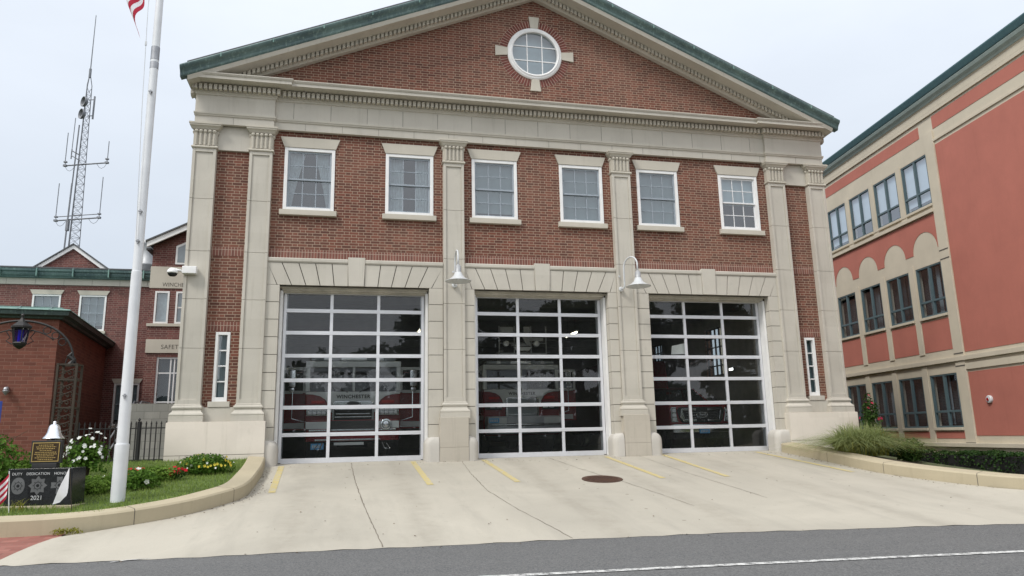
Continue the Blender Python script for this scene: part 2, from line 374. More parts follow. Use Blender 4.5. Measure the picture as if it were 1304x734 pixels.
# ------------------------------------------------------------------ ground heights
def interp(tab, t):
    if t <= tab[0][0]: return tab[0][1]
    for (a, b), (c, d) in zip(tab, tab[1:]):
        if t <= c: return b+(d-b)*(t-a)/(c-a)
    return tab[-1][1]
YE = [(-60, 7.5), (-9.15, 7.58), (-8.5, 7.62), (-4.44, 7.80), (-.19, 8.05), (2.58, 8.42), (5.04, 8.84), (8, 9.5), (14, 11), (60, 12)]
def sm(a, b, x):
    t = max(0, min(1, (x-a)/(b-a))); return t*t*(3-2*t)
def G(x, y):
    return -.9*max(0, min(1, -y/interp(YE, x)))
def H(x, y):
    g = G(x, y)
    if x > 8.5: g = g+(-1.0-g)*sm(9.2, 12, x)*(1-sm(-6.0, -7.2, y) if y > -7.2 else 0) if y > -interp(YE, x) else g
    return g
def sheet(name, rows, mat, dz=.004, kind='structure', hfun=H):
    """rows: list of lists of (x,y) of equal length"""
    mb = MB(); k = len(rows[0])
    for r in rows: mb.v += [(x, y, hfun(x, y)+dz) for x, y in r]
    for i in range(len(rows)-1):
        for j in range(k-1): mb.f.append([i*k+j, i*k+j+1, (i+1)*k+j+1, (i+1)*k+j]); mb.mi.append(0)
    o = mb.build(name, mat); 
    return tag(o, kind=kind)
def lin(a, b, n): return [a+(b-a)*i/(n-1) for i in range(n)]

# ------------------------------------------------------------------ the setting
xs = [-500, -150, -60, -40]+lin(-30, 30, 61)+[40, 60, 150, 500]
ys = [-500, -150, -60, -40]+lin(-24, 30, 55)+[45, 80, 200, 600]
sheet('ground', [[(x, y) for x in xs] for y in ys], 'earth', -.06)

LB = [(-8.6, -9.9), (-7.9, -9.75), (-7.28, -9.3), (-6.95, -9.25), (-6.55, -9.17), (-6.18, -9.04), (-5.95, -8.6), (-5.37, -7.8), (-4.96, -7.39), (-4.48, -7.09), (-4.03, -6.84), (-3.54, -6.74), (-2.53, -6.73), (-.66, -6.8), (.5, -6.8)]
RB = [(-12, 40), (-7.35, 30), (-7.1, 10.5), (-6.95, 8.6), (-6.65, 7.47), (-6.37, 7.21), (-5.64, 6.85), (-4.66, 6.49), (-3.94, 6.38), (-2.69, 6.46), (-1.04, 6.49), (.5, 6.6)]
def apron_rows():
    rows = []
    for y in lin(.42, -6.2, 46):
        l = interp(LB, y); r = interp(RB, y); rows.append([(l+(r-l)*j/48, y) for j in range(49)])
    return rows
LINV = [(-9.40, -7.8), (-9.34, -7.5), (-9.3, -7.28), (-9.25, -6.95), (-9.17, -6.55), (-9.04, -6.2), (7.1, -6.2), (7.21, -6.37), (7.47, -6.65), (8.0, -6.88), (8.6, -6.98), (10.5, -7.1), (30, -7.35), (40, -7.4)]
def apron_front():
    X = lin(-9.40, -8.9, 11)+lin(-8.6, 7.0, 53)+lin(7.1, 9, 16)+lin(9.5, 40, 62)
    return [[(x, interp(LINV, x)*(1-v)-v*(interp(YE, x)+(.03*math.sin(x*9)+.02*math.sin(x*23+1))*(v == 1))) for v in lin(0, 1, 14)] for x in X]
sheet('apron', apron_rows(), 'concrete', .0)
sheet('apron_front', apron_front(), 'concrete', .0)
road = []
for v in lin(0, 1, 14):
    road.append([(x, -(interp(YE, x)-.06)*(1-v)-26*v) for x in [-120, -60]+lin(-30, 30, 61)+[60, 120]])
sheet('road', road, 'asphalt', -.004, hfun=lambda x, y: -.9)
# far pavement over the road
sheet('far_pavement', [[(x, y) for x in [-120, -40, 0, 40, 120]] for y in (-26, -29)], 'walk', .12, hfun=lambda x, y: -.9)
rows = []
for v in lin(0, 1, 12):
    rows.append([(-30+(-9.0+30)*u, -5.9+(-interp(YE, -30+21*u)+5.90)*v) for u in lin(0, 1, 40)])
sheet('brick_pavement', rows, 'paver', -.012)
def strip(name, pts, w, mat, dz=.005, hfun=H, ragged=0):
    rows = [[], []]
    q = []
    for (x0, y0), (x1, y1) in zip(pts, pts[1:]):
        n = max(2, int(math.hypot(x1-x0, y1-y0)/.15))
        q += [(x0+(x1-x0)*i/n, y0+(y1-y0)*i/n) for i in range(n)]
    q.append(pts[-1])
    for i, p in enumerate(q):
        a = Vector(q[max(0, i-1)]); b = Vector(q[min(len(q)-1, i+1)]); d = (b-a).normalized(); nn = Vector((d.y, -d.x))
        k = w/2*(1+ragged*rnd.uniform(-1, 1)); off = ragged*rnd.uniform(-.02, .02)
        rows[0].append((p[0]+nn.x*(k+off), p[1]+nn.y*(k+off))); rows[1].append((p[0]-nn.x*(k-off), p[1]-nn.y*(k-off)))
    return sheet(name, rows, mat, dz, hfun=hfun)
for x0, x1, y0, y1 in ((-6.44, -6.34, -.30, -3.5), (-3.4, -3.32, -.15, -3.3), (-1.66, -1.53, -.2, -3.35), (1.52, 1.56, -.25, -3.6), (3.1, 2.98, -.2, -3.75), (5.82, 5.94, -.2, -3.9)):
    strip('yellow_line', [(x0, y0), (x1, y1)], .13, 'yellow', .006)
flat = lambda x, y: -.9
strip('white_road_line', [(-20, -9.3), (-9, -9.75), (-3.33, -10.29), (-1.38, -10.43), (.71, -10.62), (2.88, -10.83), (8, -11.4), (20, -13)], .12, 'whiteline', .004, flat)
strip('expansion_joint', [(-4.86, -.1), (-4.80, -2.4), (-4.68, -4.72), (-4.6, -5.97), (-4.46, -7.75)], .016, 'crack', .004, ragged=.4)
strip('expansion_joint', [(-2.22, -.25), (-2.3, -2.1), (-2.32, -4.09), (-2.12, -5.89), (-1.79, -7.9)], .012, 'crack', .004, ragged=.5)
strip('expansion_joint', [(.02, -.2), (.25, -2.0), (.62, -4.0), (.9, -6.3)], .012, 'crack', .004, ragged=.5)
strip('expansion_joint', [(2.4, -.25), (2.38, -3.2), (2.5, -6)], .009, 'crack', .004, ragged=.5)

strip('white_road_line', [(-7.86, -7.78), (-7.70, -7.66), (-7.42, -7.63)], .045, 'whiteline', .006, flat)
# grit, crumbs and dead leaves swept against the kerbs and door sills
r = random.Random(5); mb = MB()
for _ in range(520):
    q = r.random()
    if q < .3: y = r.uniform(-5.6, -.5); x = interp(LB, y)+abs(r.gauss(0, .13))+.03
    elif q < .5: y = r.uniform(-6.4, -.5); x = interp(RB, y)-abs(r.gauss(0, .13))-.03
    elif q < .7: x = r.uniform(-6.6, 6.4); y = -.34-abs(r.gauss(0, .18))
    elif q < .85: x = r.uniform(-9, 9); y = -interp(YE, x)-r.random()*.35
    else: x = r.uniform(-6.5, 6.3); y = r.uniform(-7.4, -.5)
    z = H(x, y)+.008; a = r.uniform(0, PI); s1 = r.uniform(.006, .022); s2 = s1*r.uniform(.4, .9); ca, sa = math.cos(a), math.sin(a)
    mb.add([(x+ca*s1, y+sa*s1, z), (x-sa*s2, y+ca*s2, z+s1*.5), (x-ca*s1, y-sa*s1, z), (x+sa*s2, y-ca*s2, z+s1*.2)], [(0, 1, 2, 3)])
tag(mb.build('leaf_litter', P('litter', (.16, .11, .06), .9, var=.4, scale=30), normals=False), 'scattered grit and dead leaves on the apron along the kerbs', 'litter', kind='stuff')

# manhole cover
mh = MB(); cx, cy = .27, -3.42; tilt = .1125
mb = MB(); mb.lathe([(.0, .01), (.36, .01), (.36, .004), (.43, .008), (.43, -.03)], (0, 0, 0), 40)
for i in range(-5, 6):
    for j in range(-5, 6):
        if i*i+j*j < 27: mb.box(i*.062-.018, i*.062+.018, j*.062-.018, j*.062+.018, .008, .016)
o = mb.build('manhole_cover', 'manhole'); o.location = (cx, cy, H(cx, cy)+.004); o.rotation_euler = (math.atan(tilt), 0, 0)
tag(o, 'round rusty iron manhole cover set in the concrete apron before the middle garage door', 'manhole cover')

# kerb walls of the two planting beds
def kerb(name, outer, inward, label, w=.37):
    """outer = bottom outer line (x,y); the top slopes up a little towards the bed"""
    P2 = [Vector(p) for p in outer]; n = len(P2); mb = MB(); nor = []
    for i in range(n):
        d = (P2[min(n-1, i+1)]-P2[max(0, i-1)]).normalized(); nn = Vector((d.y, -d.x))*inward; nor.append(nn)
    rows = []
    for i in range(n):
        p, nn = P2[i], nor[i]; g = H(*p)
        rows.append([(p.x, p.y, g-.2), (p.x, p.y, g+.205), (p.x+nn.x*.025, p.y+nn.y*.025, g+.235), (p.x+nn.x*(w-.02), p.y+nn.y*(w-.02), g+.262), (p.x+nn.x*w, p.y+nn.y*w, g+.25), (p.x+nn.x*w, p.y+nn.y*w, g-.2)])
    k = 6
    for r_ in rows: mb.v += r_
    for i in range(n-1):
        for j in range(k-1): mb.f.append([i*k+j, (i+1)*k+j, (i+1)*k+j+1, i*k+j+1]); mb.mi.append(0)
    mb.f.append(list(range(k))); mb.mi.append(0); mb.f.append([(n-1)*k+j for j in range(k)][::-1]); mb.mi.append(0)
    o = mb.build(name, 'curb'); tag(o, label, 'kerb')
    q = MB(); acc = 0
    for i in range(1, n-1):
        acc += (P2[i]-P2[i-1]).length
        if acc > 1.9:
            acc = 0; c0 = [Vector(v) for v in rows[i]]; d = (P2[i+1]-P2[i-1]).normalized()*.006; d = Vector((d.x, d.y, 0)); off = Vector((-nor[i].x*.0015, -nor[i].y*.0015, .0015))
            for j in range(4): q.add([c0[j]-d+off, c0[j]+d+off, c0[j+1]+d+off, c0[j+1]-d+off], [(0, 1, 2, 3)])
    q.build('kerb_joint', 'joint', o, normals=False)
    return o
def smooth_path(p, it=3):
    for _ in range(it):
        q = [p[0]]
        for a, b in zip(p, p[1:]):
            q += [(a[0]*.75+b[0]*.25, a[1]*.75+b[1]*.25), (a[0]*.25+b[0]*.75, a[1]*.25+b[1]*.75)]
        q.append(p[-1]); p = q
    return p
LK = smooth_path([(-6.80, -.36), (-6.73, -1.6), (-6.73, -2.6), (-6.74, -3.54), (-6.84, -4.03), (-7.09, -4.48), (-7.39, -4.96), (-7.8, -5.37), (-8.44, -5.82), (-9.2, -6.0), (-9.84, -6.02), (-14, -6.0), (-24, -6.0)])
RK = smooth_path([(6.49, -.36), (6.49, -2.0), (6.44, -2.69), (6.38, -3.94), (6.49, -4.66), (6.85, -5.64), (7.21, -6.37), (7.7, -6.85), (8.6, -7.1), (10.5, -7.25), (30, -7.6)])
kerb('kerb_wall', LK, 1, 'curved concrete kerb around the lawn left of the garage doors')
kerb('kerb_wall', RK, -1, 'curved concrete kerb around the grass clump right of the garage doors')
def left_h(x, y): return G(x, min(y, 0))+.19
LI = [(p[1], p[0]) for p in LK]; LI.sort()
def lx(y): return interp(LI, y)-.35
rows = []
for y in lin(-5.72, .05, 34):
    r = lx(y); rows.append([(-24+(r+24)*(j/39)**.5, y) for j in range(40)])
sheet('lawn_ground', rows, 'lawnbase', 0, hfun=left_h)
rows = [[(x, y) for x in lin(-24, -8.8, 20)] for y in lin(.05, 8, 8)]
sheet('yard_ground', rows, 'earth', 0, hfun=lambda x, y: .19*(1-min(1, y/3)))
RI = [(p[1], p[0]) for p in RK]; RI.sort()
def right_h(x, y):
    d = x-interp(RI, y)
    return (G(x, min(y, 0))+.17)*(1-sm(.9, 2.8, d))+(-.92)*sm(.9, 2.8, d)
RI = [(p[1], p[0]) for p in RK]; RI.sort()
rows = []
for y in lin(-6.9, .05, 34):
    l = interp(RI, y)+.33
    if y < -6.6: l = max(l, 8.0)
    rows.append([(l+(14.1+.14*y-l)*j/39, y) for j in range(40)])
sheet('planting_bed', rows, 'soil', 0, hfun=right_h)

# lawn blades
def blades(n, fn, hmin, hmax, w, seed, lean=.5, seg=1):
    r = random.Random(seed); mb = MB()
    for _ in range(n):
        q = fn(r)
        if q is None: continue
        x, y, z = q; a = r.uniform(0, 2*PI); h = r.uniform(hmin, hmax); dx, dy = math.cos(a)*w, math.sin(a)*w; b = r.uniform(0, 2*PI); l = r.uniform(0, lean)*h
        ex, ey = math.cos(b)*l, math.sin(b)*l
        if seg == 1: mb.add([(x-dx, y-dy, z), (x+dx, y+dy, z), (x+ex, y+ey, z+h)], [(0, 1, 2)])
        else:
            pts = []
            for k in range(seg+1):
                t = k/seg; ww = w*(1-t*.92); zz = z+h*(t*1.25-.55*t*t*(1+l/h)); ox, oy = ex*t**1.6*1.6, ey*t**1.6*1.6
                pts += [(x+ox-math.cos(a)*ww, y+oy-math.sin(a)*ww, zz), (x+ox+math.cos(a)*ww, y+oy+math.sin(a)*ww, zz)]
            mb.add(pts, [(2*k, 2*k+1, 2*k+3, 2*k+2) for k in range(seg)])
    return mb
def lawn_pt(r):
    y = r.uniform(-5.7, -.3); x = r.uniform(-12.2, lx(y)-.02)
    return (x, y, left_h(x, y)-.005)
tag(blades(26000, lawn_pt, .03, .085, .006, 3).build('lawn_grass', 'grass', normals=False), 'short green lawn grass around the flagpole behind the curved kerb', 'grass', kind='stuff')

# ------------------------------------------------------------------ the fire station
ST = empty('fire_station', (0, 0, 0), 0, 'red brick fire station with stone pilasters, a pediment and three glazed garage doors', 'fire station')
DC = (-4.84, 0.0, 4.84); WX = (-6.07, -3.52, -1.23, 1.23, 3.52, 6.07); RW = 11.22
DEPTH = 34.0; XO = 8.86
def wall_faces(x0, x1, z0, z1, holes, y, depth, mb=None):
    """front faces of a wall with rectangular holes and their reveals"""
    mb = mb or MB()
    X = sorted({x0, x1, *[h[0] for h in holes], *[h[1] for h in holes]}); Z = sorted({z0, z1, *[h[2] for h in holes], *[h[3] for h in holes]})
    for a, b in zip(X, X[1:]):
        for c, d in zip(Z, Z[1:]):
            mx, mz = (a+b)/2, (c+d)/2
            if any(h[0] < mx < h[1] and h[2] < mz < h[3] for h in holes): continue
            mb.add([(a, y, c), (b, y, c), (b, y, d), (a, y, d)], [(0, 1, 2, 3)])
    for a, b, c, d in holes:
        e = y+depth
        if c > z0: mb.add([(a, y, c), (b, y, c), (b, e, c), (a, e, c)], [(0, 1, 2, 3)])
        mb.add([(a, y, d), (b, y, d), (b, e, d), (a, e, d)], [(3, 2, 1, 0)])
        mb.add([(a, y, c), (a, e, c), (a, e, d), (a, y, d)], [(0, 1, 2, 3)])
        mb.add([(b, y, c), (b, e, c), (b, e, d), (b, y, d)], [(3, 2, 1, 0)])
    return mb
holes = [(c-1.9, c+1.9, -.3, 4.4) for c in DC]+[(c-.627, c+.627, 6.26, 7.925) for c in WX]+[(s-.165, s+.165, 1.48, 3.13) for s in (-7.925, 7.925)]
mb = wall_faces(-XO, XO, -.5, 9.5, holes, 0, .34)
# tympanum with its round hole
apex = 13.05; base = 9.45; hw = 8.5; R0 = .80
angs = sorted({2*PI*i/72 for i in range(72)} | {math.atan2(base-RW, hw) % (2*PI), math.atan2(base-RW, -hw) % (2*PI), PI/2})
def ray_tri(a):
    d = (math.cos(a), math.sin(a)); best = 1e9
    for (p, q) in (((-hw, base), (hw, base)), ((hw, base), (0, apex)), ((0, apex), (-hw, base))):
        ex, ez = q[0]-p[0], q[1]-p[1]; det = d[0]*(-ez)+ex*d[1]
        if abs(det) < 1e-9: continue
        rx, rz = p[0], p[1]-RW
        t = (rx*(-ez)+ex*rz)/det; u = (d[0]*rz-d[1]*rx)/det
        if t > 0 and -1e-6 <= u <= 1+1e-6: best = min(best, t)
    return (d[0]*best, RW+d[1]*best)
inn = [(R0*math.cos(a), 0, RW+R0*math.sin(a)) for a in angs]; back = [(p[0], .3, p[2]) for p in inn]
out_ = [(lambda q: (q[0], 0, q[1]))(ray_tri(a)) for a in angs]; n = len(angs)
mb.add(inn+out_, [(i, (i+1) % n, n+(i+1) % n, n+i) for i in range(n)])
mb.add(inn+back, [(i, (i+1) % n, n+(i+1) % n, n+i) for i in range(n)])
fw = mb.build('brick_front', 'brick', ST, normals=False)
mb = MB()   # side and back walls; the right one has a window
for s in (-1, 1):
    hs = [] if s < 0 else [(6.2, 7.5, 2.6, 4.4), (11.5, 12.8, 2.6, 4.4)]
    t = wall_faces(0, DEPTH, -1.2, 9.5, hs, 0, .25)
    mb.add([(s*(XO-v[1]) if s > 0 else s*(XO-v[1]), v[0], v[2]) for v in t.v], t.f)
mb.add([(-XO, DEPTH, -1.2), (XO, DEPTH, -1.2), (XO, DEPTH, 9.5), (-XO, DEPTH, 9.5)], [(0, 1, 2, 3)])
mb.add([(-hw, DEPTH, 9.5), (hw, DEPTH, 9.5), (0, DEPTH, 13)], [(0, 1, 2)])
mb.build('brick_side_wall', 'brick', ST, normals=False)

# soldier courses
mb = MB()
for a, b in ((-6.98, -2.65), (-2.09, 2.09), (2.65, 6.98)):
    mb.box(a, b, -.006, .0, 5.012, 5.232)
for s in (-1, 1):
    a, b = sorted((s*7.53, s*8.31)); mb.box(a, b, -.006, 0, 3.16, 3.38); mb.box(a, b, -.006, 0, 5.012, 5.232)
mb.build('soldier_course', 'brick_soldier', ST)
# ring of radial bricks round the gable window
mb = MB(); mb.lathe([(.80, 0), (.80, -.004), (1.03, -.004), (1.03, 0), (.80, 0)], (0, 0, RW), 64, 'y'); ring = mb.build('brick_ring_bed', 'mortar', ST)
mb = MB(); N = 72
for i in range(N):
    a0 = 2*PI*(i+.1)/N; a1 = 2*PI*(i+.9)/N
    mb.prism([(r_*math.cos(a), RW+r_*math.sin(a)) for r_, a in ((.81, a0), (1.025, a0), (1.025, a1), (.81, a1))], -.008, -.002)
rb = mb.build('brick_ring', P('ring_brick', (.17, .05, .038), .85, var=.3, scale=9), ST)

# voussoirs, lintels, quoins
zt, zb = 4.87, 4.305
bounds = {-4.84: (-6.985, -2.655), 0.0: (-2.085, 2.085), 4.84: (2.655, 6.985)}
for c in DC:
    jb = MB()
    lo, hi = bounds[c]
    jb.box(lo, hi, -.085, -.004, zb+.004, zt); 
    for s in (-1, 1):
        mb = MB()
        for k in range(5):
            b0, b1 = .195+k*.34, .195+(k+1)*.34; t0, t1 = .20+k*.4, .20+(k+1)*.4
            g = .010
            q = [(b0+g, zb), (b1-g, zb), (t1-g, zt-.012), (t0+g, zt-.012)]
            lim = (hi-c) if s > 0 else (c-lo)
            q = [(min(x, lim), z) for x, z in q]
            mb.prism([(c+s*x, z) for x, z in q], -.12, -.06)
        lim = (hi-c) if s > 0 else (c-lo)
        mb.prism([(c+s*x, z) for x, z in ((1.895+.01, zb), (lim, zb), (lim, zt-.012), (min(2.2+.01, lim-.002), zt-.012))], -.12, -.06)
        # quoins beside the opening
        for k in range(11):
            z1 = 4.297-k*.43; z0 = max(-.15, z1-.415)
            if z1 < 0: break
            a, b = sorted((c+s*1.832, c+s*lim)); mb.box(a, b, -.12, .10, z0, z1)
        a, b = sorted((c+s*1.836, c+s*lim)); jb.box(a, b, -.085, .09, -.2, 4.3)
        mb.build('rusticated_surround', 'stone', ST, bevel=.008)
    jb.build('surround_joints', 'joint', ST)
mb = MB()
for c in DC:
    lo, hi = bounds[c]
    for a, b in ((lo, c-.215), (c+.215, hi)):
        mb.sweep([(a, 0), (b, 0)], [(0, 4.865), (.13, 4.868), (.15, 4.90), (.15, 4.965), (.135, 4.985), (0, 5.005)])
mb.build('band_moulding', 'stone', ST)
for c in DC:
    k = MB(); k.prism([(c-.19, 4.30), (c+.19, 4.30), (c+.215, 5.035), (c-.215, 5.035)], -.155, -.06)
    k.build('keystone', 'stone', ST, bevel=.008)

# pilasters
def pilaster(cx):
    s = MB(); w = .274; yf = -.18
    cuts = [1.40, 2.72, 3.9, 5.08, 6.4, 7.70]
    for a, b in zip(cuts, cuts[1:]):
        a2, b2 = a+.004, b-.004
        ws = w
        s.box(cx-w, cx-w+.07, yf, 0, a2, b2); s.box(cx+w-.07, cx+w, yf, 0, a2, b2)
        zlo, zhi = a2, b2
        if a == cuts[0]: s.box(cx-w+.07, cx+w-.07, yf, 0, a2, a2+.12); zlo = a2+.12
        if b == cuts[-1]: s.box(cx-w+.07, cx+w-.07, yf, 0, b2-.09, b2); zhi = b2-.09
        s.box(cx-w+.07, cx+w-.07, yf+.03, 0, zlo, zhi)
    s.box(cx-w+.012, cx+w-.012, yf+.045, -.001, 1.4, 7.7)
    sh = s.build('pilaster', 'stone', ST, bevel=.005)
    b = MB(); W0 = w
    prof = [(0, 1.42), (.02, 1.41), (.02, 1.385), (.045, 1.37), (.055, 1.34), (.045, 1.31), (.03, 1.30), (.03, 1.27), (.055, 1.23), (.085, 1.205), (.095, 1.17), (.085, 1.145), (.095, 1.14), (.095, 1.0), (0, 1.0)]
    b.sweep([(cx-W0, 0), (cx-W0, yf), (cx+W0, yf), (cx+W0, 0)], prof)
    b.build('pilaster_base', 'stone', sh)
    c = MB()
    c.sweep([(cx-W0, 0), (cx-W0, yf), (cx+W0, yf), (cx+W0, 0)], [(-.05, 7.69), (.02, 7.70), (.035, 7.72), (.035, 7.74), (.01, 7.765), (-.02, 7.77), (-.05, 7.77)])
    c.box(cx-W0+.01, cx+W0-.01, yf+.015, 0, 7.76, 8.22)
    for i in range(5):
        x = cx-W0+.065+i*(2*W0-.13)/4
        c.box(x-.034, x+.034, yf-.012, yf+.02, 7.775, 8.10)
        c.box(x-.010, x+.010, yf-.026, yf, 7.775, 8.13)
        c.lathe([(0, -.05), (.035, -.035), (.052, 0), (.035, .035), (0, .045)], (x, yf-.01, 8.14), 8)
    for i in range(4):
        x = cx-W0+.065+(i+.5)*(2*W0-.13)/4
        for q in range(9): c.box(x-.011, x+.011, yf-.005, yf+.012, 7.785+q*.037, 7.805+q*.037)
    for y in (-.03, -.11):
        for sx in (-1, 1):
            c.box(cx+sx*(W0-.012), cx+sx*(W0+.005), y-.03, y+.03, 7.775, 8.10)
            c.lathe([(0, -.05), (.03, -.035), (.045, 0), (.03, .035), (0, .045)], (cx+sx*W0, y, 8.14), 8)
    c.sweep([(cx-W0, 0), (cx-W0, yf), (cx+W0, yf), (cx+W0, 0)], [(-.05, 8.17), (.01, 8.18), (.03, 8.2), (.05, 8.235), (.075, 8.26), (.09, 8.27), (.09, 8.30), (.105, 8.31), (.105, 8.352), (-.05, 8.352)])
    c.build('capital', 'stone_clean', sh)
for cx in (-8.589, -7.253, -2.367, 2.367, 7.253, 8.589): pilaster(cx)

# plinths
for s in (-1, 1):
    mb = MB(); a, b = sorted((s*6.885, s*8.93)); zlow = -.2 if s < 0 else -.9
    mb.sweep([(a, 0), (a, -.3), (b, -.3), (b, 3)], [(.0, zlow), (.05, zlow), (.05, .995), (.04, 1.006), (0, 1.012), (-.3, 1.012)])
    mb.build('plinth', 'stone_low', ST, bevel=.004)
    mb = MB(); a, b = sorted((s*7.50, s*8.34))
    mb.box(a, b, -.09, 0, 1.0, 1.345); mb.box(s*7.925-.24, s*7.925+.24, -.11, .05, 1.35, 1.478)
    mb.box(a, b, -.07, 0, 7.715, 8.35)
    mb.build('stone_infill', 'stone', ST, bevel=.005)
    mb = MB(); mb.box(*sorted((s*6.83, s*8.985)), -.352, -.3502, .262, .27); mb.box(s*8.65-.003, s*8.65+.003, -.352, -.3502, -.2, .262); mb.build('plinth_joint', 'joint', ST)
for s in (-1, 1):
    cx = s*2.4
    mb = MB(); mb.box(cx-.36, cx+.36, -.32, 0, -.25, .30); mb.box(cx-.357, cx+.357, -.317, 0, .303, 1.03)
    mb.build('pilaster_pedestal', 'stone_low', ST, bevel=.008)

# rounded guard stones at the corners of each opening
def guard(cx, s, w=.30, zt=.56):
    """s: side on which the stone bulges (towards the opening)"""
    mb = MB(); n = 10; prof = []
    # plan: rounded front corner, section: rounded top; built as a stack of plan outlines
    rows = []
    for k in range(13):
        t = k/12
        if t < .6: z = -.2+(zt-.2+.2)*t/.6; ins = 0
        else:
            a = (t-.6)/.4*PI/2; z = (zt-.2)+.2*math.sin(a); ins = .17*(1-math.cos(a))
        rows.append((z, ins))
    for z, ins in rows:
        ww = w-ins; yf = -.31+ins*.5; row = []
        row.append((cx, .14))
        for i in range(7):
            a = i/6*PI/2; row.append((cx+s*(ww-.15+.15*math.cos(a)), yf+.15-.15*math.sin(a)))
        row.append((cx, yf)); row.insert(1, (cx+s*ww, .14))
        mb.v += [(x, y, z) for x, y in row]
    k = len(rows[0:1] and row)
    for i in range(12):
        for j in range(k): mb.f.append([i*k+j, i*k+(j+1) % k, (i+1)*k+(j+1) % k, (i+1)*k+j]); mb.mi.append(0)
    mb.f.append([12*k+j for j in range(k)]); mb.mi.append(0)
    return mb.build('guard_stone', 'guard', ST, smooth=False, bevel=.012)
guard(-6.86, 1); guard(-2.765, -1, .36); guard(-2.035, 1, .25); guard(2.03, -1, .3); guard(2.765, 1, .34); guard(6.87, -1, .46)

# entablature
path = [(-8.86, DEPTH), (-8.86, -.20), (-6.97, -.20), (-6.97, -.12), (6.97, -.12), (6.97, -.20), (8.86, -.20), (8.86, DEPTH)]
prof = [(-.12, 8.352), (0, 8.352), (0, 8.545), (.025, 8.555), (.03, 8.575), (.05, 8.60), (.055, 8.635), (.005, 8.65), (.005, 9.10), (.03, 9.115), (.04, 9.15), (.07, 9.175), (.075, 9.345), (.10, 9.365), (.42, 9.372), (.42, 9.445), (.435, 9.455), (.46, 9.495), (.46, 9.515), (.1, 9.60), (-.12, 9.61)]
def squash(mb):
    for i, (x, y, z) in enumerate(mb.v):
        if abs(x) > 8.87: mb.v[i] = (math.copysign(8.87+(abs(x)-8.87)*.42, x), y, z)
    return mb
mb = MB(); mb.sweep(path, prof); squash(mb).build('entablature', 'stone', ST, normals=True)
mb = MB()
def dent_run(x0, x1, yf):
    n = int(round((x1-x0)/.118))
    for i in range(n):
        x = x0+(i+.5)*(x1-x0)/n; mb.box(x-.038, x+.038, yf-.19, yf-.07, 9.20, 9.335)
dent_run(-9.03, -6.82, -.20); dent_run(-6.80, 6.80, -.12); dent_run(6.82, 9.03, -.20)
squash(mb).build('dentils', 'stone_clean', ST)
mb = MB()   # fine joints of the frieze and architrave stones
for i in range(-7, 8):
    x = i*.93
    if abs(x) < 6.9: mb.box(x-.004, x+.004, -.1275, -.12, 8.66, 9.09); mb.box(x+.3-.003, x+.3+.003, -.1225, -.1, 8.36, 8.54)
for s in (-1, 1):
    mb.box(s*7.95-.003, s*7.95+.003, -.2025, -.15, 8.36, 8.54)
mb.build('frieze_joint', 'joint', ST)

# raking cornice, copper gutter and roof
S = .425; Z0 = 9.58; XE = 9.16
def zo(x): return Z0+S*(XE-abs(x))
def rake(name, prof, mat, xe=XE, closed=True, seg=1):
    mb = MB()
    for s in (-1, 1):
        k = len(prof); o = len(mb.v)
        for x in (s*xe, 0.0):
            for y, dz in prof: mb.v.append((x, y, zo(x)+dz))
        for j in range(k):
            if j == k-1 and not closed: break
            mb.f.append([o+j, o+(j+1) % k, o+k+(j+1) % k, o+k+j]); mb.mi.append(0)
        mb.f.append([o+j for j in range(k)]); mb.mi.append(0)
    return mb.build(name, mat, ST)
rake('raking_cornice', [(-.66, -.275), (-.62, -.38), (-.30, -.395), (-.20, -.395), (-.20, -.53), (-.17, -.545), (-.14, -.57), (.02, -.57), (.02, -.2), (-.6, -.2)], 'stone', 9.0)
rake('copper_gutter', [(-.80, .0), (-.81, -.03), (-.795, -.07), (-.77, -.10), (-.73, -.135), (-.70, -.185), (-.69, -.24), (-.665, -.272), (-.5, -.272), (-.5, .005)], 'copper')
for s in (-1, 1):
    mb = MB(); n = 77
    for i in range(n):
        x = s*(.08+i*.111)
        if abs(x) > 8.45: break
        z = zo(x); h = .038
        mb.prism([(x-h, z-.40+S*h*s), (x+h, z-.40-S*h*s), (x+h, z-.525-S*h*s), (x-h, z-.525+S*h*s)], -.295, -.19)
    mb.build('raking_dentils', 'stone_clean', ST)
mb = MB()
for s in (-1, 1):
    mb.sweep([(s*8.86, -.5), (s*8.86, DEPTH)] if s > 0 else [(s*8.86, DEPTH), (s*8.86, -.5)], [(.0, 9.50), (.2, 9.50), (.235, 9.52), (.26, 9.545), (.29, 9.56), (.29, 9.6), (.0, 9.6)])
mb.build('side_gutter', 'copper', ST)
mb = MB()
for s in (-1, 1):
    xe = s*9.0
    q = [(xe, zo(9.0)+.005), (0, zo(0)+.005), (0, zo(0)+.06), (xe, zo(9.0)+.05)]
    mb.prism(q, -.775, DEPTH+.4)
mb.build('slate_roof', 'roof', ST)
mb = MB()
for s in (-1, 1):
    x = .9
    while x < 9.0:
        z = zo(x); mb.prism([(s*x, z+.004), (s*(x+.03), z-.009), (s*(x+.03), z-.115), (s*x, z-.102)], -.812, -.79); x += 1.22
mb.build('gutter_seam', 'copper_light', ST)

